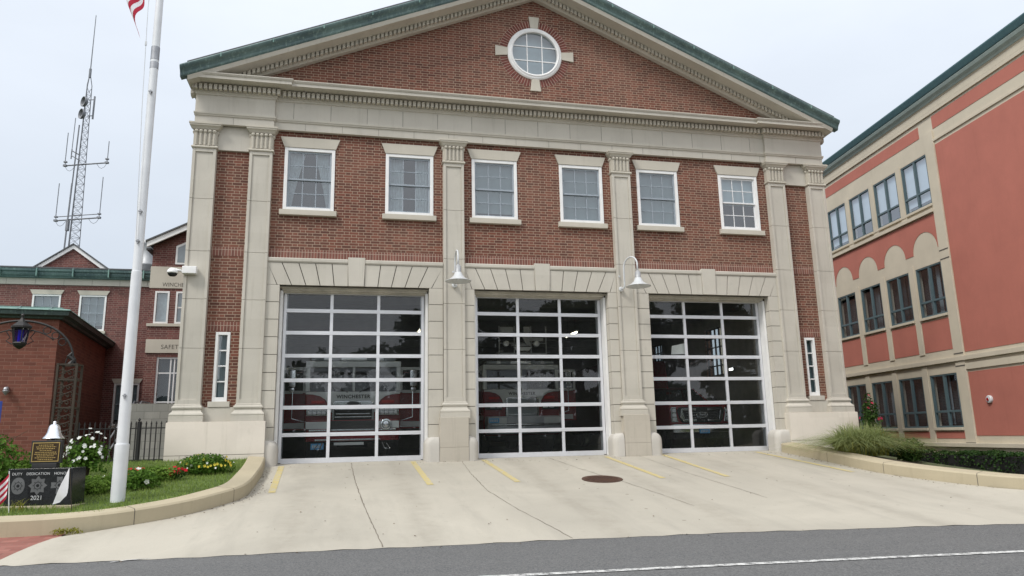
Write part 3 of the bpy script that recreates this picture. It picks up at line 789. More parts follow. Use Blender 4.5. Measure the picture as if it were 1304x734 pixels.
# sash windows of the upper floor
def window(cx, kind):
    f = MB(); a, b, c, d = cx-.627, cx+.627, 6.26, 7.925; t = .085
    f.box(a, a+t, -.025, .14, c, d); f.box(b-t, b, -.025, .14, c, d); f.box(a+t, b-t, -.025, .14, d-t, d); f.box(a+t, b-t, -.03, .14, c, c+.07)
    fr = f.build('window', 'white', ST, bevel=.006)
    s = MB(); X0, X1 = a+t, b-t; mid = (c+.07+d-t)/2
    for z0, z1, y in ((mid-.02, d-t, .02), (c+.07, mid+.02, .055)):
        w = .045
        s.box(X0, X0+w, y, y+.03, z0, z1); s.box(X1-w, X1, y, y+.03, z0, z1); s.box(X0+w, X1-w, y, y+.03, z0, z0+w); s.box(X0+w, X1-w, y, y+.03, z1-w, z1)
        for i in (1, 2):
            x = X0+w+(X1-X0-2*w)*i/3; s.box(x-.011, x+.011, y+.002, y+.028, z0+w, z1-w)
        z = (z0+z1)/2
        for i in range(3):
            xa = X0+w+(X1-X0-2*w)*i/3+.011; xb = X0+w+(X1-X0-2*w)*(i+1)/3-.011; s.box(xa, xb, y+.002, y+.028, z-.011, z+.011)
    s.build('sash', 'sash_white' if kind == 'half' else 'sash', fr, bevel=.003)
    g = MB(); g.add([(X0+.02, .034, mid), (X1-.02, .034, mid), (X1-.02, .034, d-t), (X0+.02, .034, d-t)], [(0, 1, 2, 3)])
    g.add([(X0+.02, .07, c+.07), (X1-.02, .07, c+.07), (X1-.02, .07, mid), (X0+.02, .07, mid)], [(0, 1, 2, 3)]); g.build('pane', 'winglass', fr, normals=False)
    r_ = MB(); r_.add([(a, .5, c), (b, .5, c), (b, .5, d), (a, .5, d), (a, .13, c), (b, .13, c), (b, .13, d), (a, .13, d)], [(0, 1, 2, 3), (4, 0, 3, 7), (1, 5, 6, 2), (3, 2, 6, 7), (0, 4, 5, 1)]); r_.build('room_behind', 'room', fr, normals=False)
    def cloth(pts_l, y=.17, name='curtain', mat='curtain', wave=.018, nw=26):
        """pts_l(z) gives (xl, xr)"""
        m_ = MB(); nz = 14
        for i in range(nz+1):
            z = c+.05+(d-c-.1)*i/nz; xl, xr = pts_l((z-c)/(d-c))
            for j in range(nw+1): u = j/nw; m_.v.append((xl+(xr-xl)*u, y+wave*math.sin(u*nw*1.15), z))
        k = nw+1
        for i in range(nz):
            for j in range(nw): m_.f.append([i*k+j, i*k+j+1, (i+1)*k+j+1, (i+1)*k+j]); m_.mi.append(0)
        m_.build(name, mat, fr, smooth=True, normals=False)
    if kind == 'tied':
        e = lambda z: .10+.36*max(0, (z-.0))**1.3
        cloth(lambda z: (X0, X0+e(z))); cloth(lambda z: (X1-e(z), X1))
    elif kind == 'side':
        cloth(lambda z: (X0, X0+.37)); cloth(lambda z: (X1-.37, X1))
    elif kind in ('blind', 'blind_gap', 'half'):
        m_ = MB(); lo = {'blind': c+.08, 'blind_gap': c+.2, 'half': mid-.01}[kind]
        m_.box(X0, X1, .13, .135, lo, d-.02); m_.box(X0, X1, .125, .14, lo-.02, lo)
        m_.build('blind', 'blind_light' if kind == 'half' else 'blind', fr)
    q = MB(); q.prism([(cx-.64, 7.928), (cx+.64, 7.928), (cx+.745, 8.205), (cx-.745, 8.205)], -.045, .05); q.build('lintel', 'stone_clean', fr, bevel=.006)
    q = MB(); q.prism([(-.11, 6.11), (.06, 6.11), (.06, 6.262), (-.02, 6.262), (-.11, 6.245)], cx-.70, cx+.70, 'x'); q.build('sill', 'stone_clean', fr, bevel=.006)
for c, k in zip(WX, ('tied', 'side', 'blind_gap', 'blind', 'blind', 'half')): window(c, k)

# slit windows
for s in (-1, 1):
    cx = s*7.925; f = MB(); a, b, c, d = cx-.165, cx+.165, 1.48, 3.13
    f.box(a, a+.06, -.02, .12, c, d); f.box(b-.06, b, -.02, .12, c, d); f.box(a+.06, b-.06, -.02, .12, c, c+.10); f.box(a+.06, b-.06, -.02, .12, d-.07, d)
    for i in (1, 2, 3): z = c+.10+(d-c-.17)*i/4; f.box(a+.06, b-.06, .03, .07, z-.016, z+.016)
    f.box(a+.06, a+.075, .03, .07, c+.1, d-.07); f.box(b-.075, b-.06, .03, .07, c+.1, d-.07)
    fr = f.build('slit_window', 'white', ST, bevel=.004)
    g = MB(); g.add([(a+.06, .05, c), (b-.06, .05, c), (b-.06, .05, d), (a+.06, .05, d)], [(0, 1, 2, 3)]); g.build('pane', 'winglass', fr, normals=False)
    g = MB(); g.box(a, b, .16, .2, c, d); g.build('blind', 'blind', fr)

# round gable window
f = MB(); f.lathe([(.655, -.03), (.66, -.07), (.70, -.085), (.74, -.06), (.76, -.06), (.80, -.03), (.80, .05), (.655, .05), (.655, -.03)], (0, 0, RW), 64, 'y')
for i in (-1, 1):
    w = .22; L = math.sqrt(.66**2-w**2); f.box(i*w-.014, i*w+.014, -.02, .02, RW-L, RW+L); f.box(-L, L, -.018, .018, RW+i*w-.014, RW+i*w+.014)
fr = f.build('round_window', 'white', ST)
g = MB(); g.add([(.665*math.cos(2*PI*i/48), .0, RW+.665*math.sin(2*PI*i/48)) for i in range(48)], [list(range(48))]); g.build('pane', 'winglass', fr, normals=False)
g = MB(); g.box(-.8, .8, .22, .24, RW-.8, RW+.8); g.build('blind', 'blind_light', fr)  # added pale sheet standing in for sky mirrored in the round pane
q = MB()
for k in range(4):
    a = k*PI/2; c_, s_ = math.cos(a), math.sin(a)
    q.prism([(c_*r_-s_*t, RW+s_*r_+c_*t) for r_, t in ((.79, -.11), (1.15, -.155), (1.15, .155), (.79, .11))], -.045, .0)
q.build('keystones', 'stone_clean', fr, bevel=.005)

# glazed garage doors
RZ = [.04, .68, 1.335, 2.0, 2.605, 3.18, 3.74, 4.24]
def garage_door(c):
    f = MB(); y0, y1 = .34, .40
    f.box(c-1.75, c-1.68, y0, y1, .02, 4.24); f.box(c+1.68, c+1.75, y0, y1, .02, 4.24)
    for x in (-.585, .585): f.box(c+x-.038, c+x+.038, y0+.004, y1-.004, .02, 4.24)
    for i, z in enumerate(RZ):
        h = .045 if 0 < i < 7 else .075
        z0 = .0 if i == 0 else z-h; z1 = .12 if i == 0 else z+h
        f.box(c-1.68, c+1.68, y0-.004, y1+.002, z0, z1)
        if 0 < i < 7: f.box(c-1.68, c+1.68, y0-.0065, y0-.004, z-.0, z+.005)
    fr = f.build('garage_door', 'alum', ST, bevel=.006)
    q = MB()
    for a, b in zip(RZ, RZ[1:]): q.add([(c-1.7, .372, a), (c+1.7, .372, a), (c+1.7, .372, b), (c-1.7, .372, b)], [(0, 1, 2, 3)])
    q.build('pane', 'glass', fr, normals=False)
    q = MB(); q.box(c-1.68, c+1.68, y0-.01, y1, -.03, .0); q.build('bottom_seal', 'black', fr)
    for s in (-1, 1): j = MB(); a, b = sorted((c+s*1.762, c+s*1.829)); j.box(a, b, .105, .42, -.05, 4.2); j.build('door_jamb', 'white', fr, bevel=.004)
    for s in (-1, 1):
        t = MB(); a, b = sorted((c+s*1.66, c+s*1.73)); t.box(a, b, .42, .5, 0, 4.6); t.build('door_track', 'steel', fr)
    h = MB(); h.box(c-1.83, c+1.83, .06, .45, 4.26, 4.305); h.box(c-1.80, c+1.80, .12, .45, 4.215, 4.262); h.box(c-1.77, c+1.77, .2, .45, 4.185, 4.217)
    h.build('door_header', 'cream', fr, bevel=.004)
for c in DC: garage_door(c)

# inside of the garage
mb = MB(); W_, D_, Hc = XO-.26, 19.0, 5.1
t = wall_faces(-W_, W_, 0, Hc, [(c-1.83, c+1.83, -.1, 4.3) for c in DC], .45, 0)
mb.add(t.v, t.f)
for s in (-1, 1):
    hs = [] if s < 0 else [(6.2, 7.5, 2.6, 4.4), (11.5, 12.8, 2.6, 4.4)]
    t = wall_faces(.45, D_, 0, Hc, hs, 0, 0); mb.add([(s*W_, v[0], v[2]) for v in t.v], t.f)
mb.add([(-W_, D_, 0), (W_, D_, 0), (W_, D_, Hc), (-W_, D_, Hc)], [(0, 1, 2, 3)])
mb.build('garage_wall', 'inwall', ST, normals=False)
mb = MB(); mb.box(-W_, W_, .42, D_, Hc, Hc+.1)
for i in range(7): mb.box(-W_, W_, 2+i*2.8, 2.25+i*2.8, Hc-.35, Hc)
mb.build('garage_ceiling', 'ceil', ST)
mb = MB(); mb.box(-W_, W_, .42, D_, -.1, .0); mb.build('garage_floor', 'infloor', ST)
for y0 in (6.2, 11.5):
    f = MB(); x = W_+.1
    for i in range(5): yy = y0+.02+i*(1.26/4); f.box(x-.03, x+.03, yy-.02, yy+.02, 2.6, 4.4)
    for i in range(6): z = 2.62+i*1.76/5; f.box(x-.028, x+.028, y0, y0+1.3, z-.02, z+.02)
    fr = f.build('side_window', 'dark', ST)
    g = MB(); g.add([(x, y0, 2.6), (x, y0+1.3, 2.6), (x, y0+1.3, 4.4), (x, y0, 4.4)], [(0, 1, 2, 3)]); g.build('pane', glass_mat('frosted_side_glass', (.8, .85, .85), refl=.6) if y0 == 6.2 else 'winglass', fr, normals=False)
def tube_light(x, y, z, l, label):
    e = empty('strip_light', (x, y, z), 0, label, 'ceiling light', 'strip lights hanging inside the garage')
    b = MB(); b.box(-.06, .06, -l/2, l/2, 0, .05); b.build('housing', 'white', e)
    b = MB(); b.tube([(0, -l/2+.03, -.03), (0, l/2-.03, -.03)], .02, 8); b.build('tube', 'tube', e)
    b = MB(); t_ = max(.06, Hc-z-(.36 if z < 4.5 else 0)); b.tube([(0, -l/3, .05), (0, -l/3, t_)], .006, 5); b.tube([(0, l/3, .05), (0, l/3, t_)], .006, 5); b.build('hanger', 'dark', e)
tube_light(2.75, 6.2, 4.05, 1.3, 'lit strip light seen through the top right of the middle garage door')
tube_light(-2.7, 5.6, 4.0, 1.2, 'lit strip light seen through the right side of the left garage door')
for x in (-6.2, -3.4, -1.4, 1.4, 3.4, 6.2):  # added lamps, hidden above the door heads, to brighten the truck fronts
    tube_light(x, 1.75, 4.86, 1.5, 'added unseen strip light brightening the trucks from behind the garage door heads')
e = empty('wall_lamp', (8.57, 5.55, 2.69), 0, 'small bright lamp on the garage wall seen through the right door', 'lamp')
b = MB(); b.box(-.03, .02, -.15, .15, -.02, .1); b.build('housing', 'dark', e); b = MB(); b.box(-.05, -.03, -.12, .12, .0, .08); b.build('bulb', 'walllamp', e)

# ------------------------------------------------------------------ barn lamps on the pilasters
def barn_lamp(cx, label, tilt=0):
    e = empty('barn_lamp', (cx, -.18, 4.38), tilt, label, 'wall lamp', 'gooseneck lamps between the garage doors')
    b = MB(); b.lathe([(.0, 0), (.07, 0), (.07, -.03), (.045, -.05), (0, -.05)], (0, 0, 0), 16, 'y'); b.lathe([(.0, 0), (.03, 0), (.03, -.02), (0, -.02)], (-.03, -.0, .35), 12, 'y'); b.build('wall_plate', 'lampwhite', e, bevel=.003)
    b = MB()
    pth = [(0, -.03, 0), (0, -.13, .01), (0, -.16, .06), (0, -.16, .55)]
    pth = pth[:4]+[(0, -.42+.26*math.cos(i/12*PI), .55+.26*math.sin(i/12*PI)) for i in range(1, 13)]+[(0, -.68, .36)]
    b.tube(pth, .024, 10); b.build('gooseneck', 'lampwhite', e, smooth=True)
    b = MB(); b.lathe([(.03, .40), (.05, .37), (.075, .345), (.075, .345), (.078, .20), (.085, .19)], (0, -.68, 0), 20); b.build('lamp_neck', 'galv', e, smooth=True)
    b = MB(); b.lathe([(.075, .20), (.085, .19), (.12, .10), (.19, .03), (.27, -.01), (.325, -.03), (.325, -.042), (.265, -.02), (.18, .015), (.11, .085), (.07, .18)], (0, -.68, 0), 28); b.build('lamp_shade', 'lampwhite', e, smooth=True)
    b = MB(); b.lathe([(.0, -.02), (.045, 0), (.05, .06), (.03, .12)], (0, -.68, 0), 12); b.build('bulb', 'lens', e, smooth=True)
    return e
barn_lamp(-2.367, 'white gooseneck barn lamp on the pilaster between the left and middle garage doors')
barn_lamp(2.18, 'white gooseneck barn lamp on the pilaster between the middle and right garage doors', .38)

# security camera on the left corner pilaster
e = empty('security_camera', (-8.86, -.03, 4.5), 0, 'white dome security camera on the left corner pilaster of the station', 'security camera')
b = MB(); b.box(-.02, .30, -.30, -.14, -.02, .16); b.build('junction_box', 'white', e, bevel=.015)
b = MB(); b.tube([(-.02, -.2, .05), (-.12, -.2, .07), (-.2, -.2, .09)], .03, 10); b.build('arm', 'white', e, smooth=True)
b = MB(); b.lathe([(0, .12), (.06, .115), (.11, .07), (.125, .02), (.125, -.01)], (-.24, -.2, 0), 20); b.build('dome_housing', 'white', e, smooth=True)
b = MB(); b.lathe([(.105, -.01), (.1, -.04), (.07, -.075), (0, -.09)], (-.24, -.2, 0), 20); b.build('dome', 'black', e, smooth=True)

# ------------------------------------------------------------------ vehicles in the garage
def wheel(parent, x, y, r=.5, w=.3):
    b = MB(); s = 1 if x > 0 else -1
    b.lathe([(r*.6, -w/2), (r*.93, -w/2), (r, -w/2+.04), (r, w/2-.04), (r*.93, w/2), (r*.6, w/2)], (x, y, r), 28, 'x'); o = b.build('wheel', 'black', parent, smooth=False)
    b = MB(); b.lathe([(0, -s*.02), (.1, s*.02), (.16, -s*.0), (r*.6, s*w/2*.8), (r*.62, s*w/2)], (x, y, r), 24, 'x'); b.build('rim', 'chrome', o, smooth=True)
def fire_engine(cx, yf, ladder, label):
    e = empty('fire_engine', (cx, yf, 0), 0, label, 'fire engine')
    W = 1.25; TOP = 2.78 if ladder else 2.6; SILL = 2.0 if ladder else 1.80; SK = .16 if ladder else 0
    b = MB()
    # lower cab shell
    b.prism([(-W+.04, .55), (W-.04, .55), (W, .8), (W, SILL), (-W, SILL), (-W, .8)], 0, 2.3)
    b.build('cab', 'firered', e, bevel=.06, seg=3)
    u = MB()
    u.box(-W, W, .0, 2.3, TOP-.16, TOP)
    for x in (-W, W-.12): u.box(x, x+.12, .02, .14, SILL, TOP-.15); u.box(x, x+.1, 1.3, 1.5, SILL, TOP-.15)
    u.box(-.035, .035, .02, .06, SILL, TOP-.15); u.box(-W, W, 2.2, 2.3, SILL, TOP-.15)
    u.build('cab_roof', 'vwhite', e, bevel=.03)
    g = MB(); g.add([(-W+.1, .05, SILL), (W-.1, .05, SILL), (W-.1, .1, TOP-.15), (-W+.1, .1, TOP-.15)], [(0, 1, 2, 3)]); g.build('windscreen', 'vglass', e, normals=False)
    d = MB(); d.box(-W+.1, W-.1, .2, .45, SILL-.02, SILL+.10)
    for s in (-1, 1): d.box(s*.6-.25, s*.6+.25, 1.0, 1.15, SILL-.05, SILL+.5); d.box(s*.6-.12, s*.6+.12, 1.0, 1.12, SILL+.5, SILL+.62)
    d.lathe([(.2, 0), (.22, .015), (.2, .03), (.18, .015), (.2, 0)], (.62, .5, SILL+.12), 20, 'y'); d.box(-.1, .1, .2, 1.0, 1.0, SILL+.08)
    d.build('cab_seats', 'dark', e)
    # wipers
    w = MB()
    for s in (-1, 1): w.tube([(s*.15, -.02, SILL-.03), (s*.55, .0, SILL+.16)], .012, 6); w.tube([(s*.2, .02, SILL+.0), (s*.85, .03, SILL+.22)], .012, 6)
    w.build('wiper', 'black', e)
    # white hood band with swooped lower edge
    p = MB(); z = SILL; GT = z-.24
    pts = [(-W+.02, z-.01), (W-.02, z-.01), (W-.02, z-.07), (1.05, z-.08), (.85, z-.13), (.72, z-.22), (.64, z-.35), (.6, z-.55), (-.6, z-.55), (-.64, z-.35), (-.72, z-.22), (-.85, z-.13), (-1.05, z-.08), (-W+.02, z-.07)]
    p.prism(pts, -.02, .01); p.build('nose_panel', 'vwhite', e, bevel=.008)
    text('name_lettering', 'WINCHESTER', .13, 'dark', e, (0, -.026, z-.185), align='CENTER', bold=.004, spacing=1.12)
    # grille
    gb, gt = (.86, z-.25) if ladder else (.72, z-.25)
    q = MB(); q.prism([(-.56, gb+.06), (-.5, gb), (.5, gb), (.56, gb+.06), (.54, gt-.06), (.47, gt), (-.47, gt), (-.54, gt-.06)], -.07, -.0)
    gr = q.build('grille', 'chrome', e, bevel=.02)
    q = MB()
    if ladder:
        m_ = (gb+gt)/2-.1; q.box(-.47, .47, -.078, -.06, gb+.07, m_-.02); q.box(-.47, .47, -.078, -.06, m_+.02, gt-.06)
        q.build('grille_mesh', 'meshgrey', gr)
    else:
        q.box(-.49, .49, -.078, -.06, gb+.05, gt-.16); q.build('grille_opening', 'tarmark', gr)
        q = MB()
        for i, zz in enumerate((.86, .98, 1.12, 1.2, 1.32)): q.box(-.44 if i % 2 else -.47, .44 if i % 2 else .47, -.1, -.075, zz-.012, zz+.014)
        q.build('grille_bar', 'chrome', gr, bevel=.004)
        q = MB(); q.lathe([(.0, -.02), (.15, -.02), (.165, .0)], (0, 0, 0), 32, 'y'); o_ = q.build('oval_badge', 'chrome', gr, smooth=False); o_.location = (0, -.10, gt-.08); o_.scale = (1.25, 1, .46)
        q = MB(); q.lathe([(.0, -.03), (.13, -.03), (.135, -.01)], (0, 0, 0), 32, 'y'); o_ = q.build('badge_centre', 'dark', gr, smooth=False); o_.location = (0, -.10, gt-.08); o_.scale = (1.25, 1, .4)
    # headlamps
    hz = z-.61
    for s in (-1, 1):
        q = MB(); a, b2 = sorted((s*.66, s*1.2)); q.box(a, b2, -.06, .0, hz-.03, hz+.2); h = q.build('headlight', 'chrome' if not ladder else 'dark', e, bevel=.015)
        q = MB()
        for i in range(2 if ladder else 4):
            for k in range(2):
                ww = .085 if ladder else .05; xx = s*(.74+i*(.2 if ladder else .115))+s*.02; zz = hz+.045+k*.085
                q.box(xx-ww, xx+ww, -.07, -.055, zz-.032, zz+.032) if ladder else q.box(xx-ww, xx+ww, -.07, -.055, zz-.035, zz+.035)
        q.build('lamp_lens', 'lens', h, bevel=.01)
        q = MB(); a, b2 = sorted((s*.74, s*1.08)); q.box(a, b2, -.03, .0, hz+.29, hz+.37); q.box(a+.01, b2-.01, -.035, -.03, hz+.3, hz+.36) ; q.build('warning_light', 'redlens', e, bevel=.008)
    # bumper
    bz = .80 if not ladder else .90
    q = MB(); q.prism([(-1.22, -.05), (-1.18, -.30), (-.9, -.42), (.9, -.42), (1.18, -.30), (1.22, -.05)], bz-.3, bz+.24, 'z'); bu = q.build('bumper', 'firered' if not ladder else 'steel', e, bevel=.02)
    q = MB()
    for x0, x1 in ((-1.18, -.6), (.6, 1.18)): q.box(x0, x1, -.432, -.35, bz+.02, bz+.2)
    q.build('bumper_plate', 'vwhite', bu, bevel=.006)
    q = MB(); q.box(-.6, .6, -.44, -.3, bz-.02, bz+.22) if not ladder else q.box(-.6, .6, -.44, -.3, bz-.06, bz+.02); q.build('bumper_grille', 'dark', bu)
    q = MB(); q.box(-1.1, 1.1, -.46, -.42, bz-.04, bz-.0); q.box(-.95, .7, -.455, -.42, bz-.28, bz-.245); q.build('bumper_rail', 'chrome', bu, bevel=.006)
    if not ladder:
        q = MB(); q.lathe([(.15, .04), (.15, -.03), (.13, -.05), (.10, -.04), (.04, -.06), (0, -.07)], (.84, -.44, bz+.11), 24, 'y'); q.build('siren', 'chrome', bu, smooth=True)
        q = MB(); q.box(-.47, .28, -.50, -.40, bz-.40, bz-.33); q.build('tow_step', 'vwhite', bu, bevel=.006)
        q = MB(); q.tube([(.75, -.45, bz-.33), (.82, -.45, bz-.5), (.95, -.45, bz-.5), (.86, -.45, bz-.36)], .016, 6); q.tube([(-.75, -.45, bz-.33), (-.82, -.45, bz-.5), (-.95, -.45, bz-.5), (-.86, -.45, bz-.36)], .016, 6); q.build('tow_hook', 'chrome', bu)
    px, pz = (-.88, bz-.42) if not ladder else (-1.0, bz+.11)
    q = MB(); q.box(px-.16, px+.16, -.448, -.44, pz-.075, pz+.075); pl = q.build('number_plate', 'plateblue', bu); 
    q = MB()
    for i in range(5): q.box(px-.12+i*.05, px-.09+i*.05, -.452, -.448, pz-.035, pz+.035)
    q.build('plate_marks', 'vwhite', pl)
    # light bar and roof beacons
    q = MB(); q.box(-1.1, 1.1, .05, .38, TOP+.02, TOP+.13); lb = q.build('light_bar', 'lens', e, bevel=.03)
    q = MB()
    for x in (-.95, -.5, .5, .95): q.box(x-.17, x+.17, .04, .39, TOP+.03, TOP+.125)
    q.build('light_bar_lens', 'meshgrey', lb, bevel=.02)
    # mirrors
    for s in (-1, 1):
        x = s*(1.58 if not ladder else 1.55); zm = SILL+.34
        q = MB(); q.box(x-.09, x+.09, -.1, -.03, zm-.22, zm+.22); q.box(x-.07, x+.07, -.09, -.03, zm-.36, zm-.25); m_ = q.build('mirror', 'chrome', e, bevel=.02)
        q = MB(); q.tube([(x-s*.1, -.06, zm+.15), (s*1.2, .1, zm+.2)], .015, 6); q.tube([(x-s*.02, -.06, zm-.3), (x-s*.02, -.06, SILL-.7), (s*1.2, .1, SILL-.8)], .013, 6); q.build('mirror_arm', 'chrome', m_)
    # open cab doors
    for s in (-1, 1):
        dx = .74; b_ = MB(); H0, H1 = SILL-1.0, TOP-.1
        L = dx; h = empty if False else None
        x0, x1 = (1.26, 1.26+dx)
        q = MB(); q.box(x0, x1, .62, .68, H0, SILL); dr = q.build('cab_door', 'firered', e, bevel=.015)
        if s < 0:
            for v in dr.data.vertices: v.co.x = -v.co.x
            dr.data.flip_normals()
        def put(name, boxes, mat, normals=True):
            q = MB()
            for bx in boxes: q.box(s*bx[0], s*bx[1], bx[2], bx[3], bx[4], bx[5])
            return q.build(name, mat, dr, bevel=.006)
        put('window_frame', [(x0, x0+.08, .62, .68, SILL, H1), (x1-.08, x1, .62, .68, SILL, H1), (x0+.08, x1-.08, .62, .68, H1-.08, H1), (x0+.08, x1-.08, .615, .685, SILL-.02, SILL+.06)], 'vwhite')
        put('door_stripe', [(x0, x1-.12, .610, .62, H0+.05, H0+.2)], 'vwhite')
        q = MB(); q.add([(s*x0, .65, SILL), (s*x1, .65, SILL), (s*x1, .65, H1), (s*x0, .65, H1)], [(0, 1, 2, 3)]); q.build('door_glass', 'vglass', dr, normals=False)
    # body behind
    q = MB(); q.box(-1.22, 1.22, 2.45, 8.6, .55, 2.7 if not ladder else 2.5); q.build('body', 'firered', e, bevel=.04)
    q = MB(); q.box(-.4, .4, .3, 8.6, .35, .6); q.box(-1.1, 1.1, .2, 2.3, .42, .56); q.build('chassis', 'dark', e)
    for x in (-1.08, 1.08): wheel(e, x, 1.1); wheel(e, x, 6.6)
    if ladder:
        lad = MB()
        for s in (-1, 1): lad.box(s*.42-.04, s*.42+.04, .9, 9, 3.02, 3.08); lad.box(s*.42-.04, s*.42+.04, .9, 9, 3.3, 3.36)
        for i in range(24): lad.box(-.42, .42, 1+i*.33, 1.04+i*.33, 3.03, 3.07)
        for i in range(24):
            for s in (-1, 1): lad.tube([(s*.42, 1+i*.33, 3.05), (s*.42, 1.33+i*.33, 3.33)], .015, 5)
        lad.build('ladder', 'steel', e)
        q = MB()   # platform basket
        q.box(-.75, .8, -.2, .9, 3.08, 3.14)
        for x in (-.75, -.25, .3, .8): q.tube([(x, -.2, 3.1), (x, -.2, 4.0)], .022, 6)
        for zz in (3.45, 3.7): q.tube([(-.75, -.2, zz), (.8, -.2, zz)], .022, 6)
        q.box(-.72, -.28, -.22, -.2, 3.75, 3.97); q.box(.05, .25, -.24, -.2, 3.5, 3.98); q.box(.2, .7, -.23, -.2, 3.52, 3.62); q.box(-.35, .25, -.26, -.2, 3.36, 3.41)
        bk = q.build('basket', 'steel', e)
        q = MB()
        for x in (-.55, .45): q.lathe([(.0, -.08), (.09, -.06), (.1, .04), (.0, .08)], (x, -.3, 3.42), 14, 'y')
        q.prism([(-.2, 3.2), (.2, 3.2), (.3, 3.32), (-.3, 3.32)], -.3, -.22); q.build('spotlight', 'lens', bk)
        q = MB(); q.prism([(.0, 3.62), (.12, 3.40), (.28, 3.34), (.18, 3.62)], -.3, -.26); q.build('nozzle', 'galv', bk)
    return e
fire_engine(-4.83, 1.62, False, 'dark red fire engine with both cab doors open behind the left garage door')
fire_engine(.45, 4.4, True, 'fire engine with a ladder and basket on its roof behind the middle garage door')

def pickup(cx, yf):
    e = empty('pickup_truck', (cx, yf, 0), 0, 'dark red pickup truck with a chrome grille behind the right garage door', 'pickup truck')
    W = 1.0
    b = MB(); b.prism([(-.0, .62), (.0, 1.28), (.08, 1.38), (.4, 1.44), (1.25, 1.48), (1.3, 1.3), (5.9, 1.3), (5.9, .6)], -W, W, 'x'); b.build('body', 'firered', e, bevel=.07, seg=3)
    b = MB(); b.prism([(1.9, 1.93), (2.3, 2.0), (3.6, 2.0), (3.75, 1.95)], -.78, .78, 'x'); b.build('roof', 'firered', e, bevel=.04)
    b = MB()
    for s in (-1, 1):
        for y0, z0, y1, z1 in ((1.2, 1.46, 1.95, 1.95), (2.75, 1.3, 2.8, 1.95), (3.75, 1.3, 3.7, 1.95)): b.tube([(s*.93, y0, z0), (s*.78, y1, z1)], .035, 6)
    b.build('pillar', 'firered', e)
    b = MB(); b.add([(-.9, 1.22, 1.46), (.9, 1.22, 1.46), (.76, 1.96, 1.95), (-.76, 1.96, 1.95)], [(0, 1, 2, 3)])
    for s in (-1, 1): b.add([(s*.93, 1.3, 1.42), (s*.93, 3.7, 1.32), (s*.8, 3.7, 1.95), (s*.8, 1.98, 1.95)], [(0, 1, 2, 3)])
    b.build('windscreen', 'vglass', e, normals=False)
    b = MB(); b.box(-.8, .8, 1.5, 1.8, 1.3, 1.5); b.box(-.65, -.15, 2.5, 2.65, 1.2, 1.8); b.box(.15, .65, 2.5, 2.65, 1.2, 1.8); b.build('seats', 'dark', e)
    # grille
    b = MB(); b.prism([(-.70, .92), (-.62, .82), (.62, .82), (.70, .92), (.78, 1.2), (.70, 1.28), (-.70, 1.28), (-.78, 1.2)], -.05, .02); g = b.build('grille', 'tarmark', e, bevel=.02)
    b = MB()
    for pts in ([(-.66, 1.24), (-.18, 1.24), (-.18, 1.18), (-.62, 1.18), (-.56, .92), (-.18, .92), (-.18, .86), (-.60, .86), (-.70, 1.0)],): 
        for s in (1, -1): b.prism([(s*x, z) for x, z in pts], -.085, -.05)
    for i in range(3): b.box(-.5, .5, -.07, -.05, .95+i*.08, .965+i*.08)
    b.build('grille_bar', 'chrome', g, bevel=.008)
    b = MB(); b.lathe([(0, -.02), (.16, -.02), (.175, .01)], (0, 0, 0), 32, 'y'); o_ = b.build('oval_badge', 'chrome', g); o_.location = (0, -.09, 1.05); o_.scale = (1.1, 1, .52)
    b = MB(); b.lathe([(0, -.03), (.145, -.03), (.15, -.01)], (0, 0, 0), 32, 'y'); o_ = b.build('badge_centre', 'dark', g); o_.location = (0, -.09, 1.05); o_.scale = (1.1, 1, .48)
    text('badge_script', 'Ford', .1, 'lens', g, (0, -.125, 1.025), align='CENTER')
    for s in (-1, 1):
        b = MB(); b.prism([(s*.74, .84), (s*.97, .84), (s*.97, 1.28), (s*.80, 1.28), (s*.80, 1.06)], -.03, .1); h = b.build('headlight', 'chrome', e, bevel=.02)
        b = MB()
        for z0 in (.88, 1.0, 1.13): b.box(*sorted((s*.82, s*.94)), -.045, -.03, z0, z0+.09)
        b.build('lamp_lens', 'lens', h, bevel=.015)
        b = MB(); b.box(*sorted((s*1.06, s*1.24)), 1.2, 1.3, 1.35, 1.62); m_ = b.build('mirror', 'dark', e, bevel=.03); b = MB(); b.tube([(s*.95, 1.35, 1.4), (s*1.15, 1.27, 1.42)], .03, 6); b.build('mirror_arm', 'dark', m_)
    b = MB(); b.prism([(-1.0, .02), (-.96, -.1), (-.7, -.16), (.7, -.16), (.96, -.1), (1.0, .02)], .52, .78, 'z'); bu = b.build('bumper', 'chrome', e, bevel=.03)
    b = MB(); b.box(-.62, .62, -.17, -.15, .64, .72); b.box(-.9, .9, -.05, 0, .36, .52); b.build('bumper_opening', 'tarmark', bu)
    b = MB(); b.box(-.16, .16, -.19, -.17, .50, .62); pl = b.build('number_plate', 'plateblue', bu)
    b = MB()
    for i in range(5): b.box(-.12+i*.05, -.09+i*.05, -.194, -.19, .53, .59)
    b.build('plate_marks', 'vwhite', pl)
    for x in (-.86, .86): wheel(e, x, .9, .4, .27); wheel(e, x, 4.6, .4, .27)
    b = MB(); b.box(-.9, .9, .1, 5.8, .35, .6); b.build('chassis', 'dark', e)
pickup(5.47, 2.15)
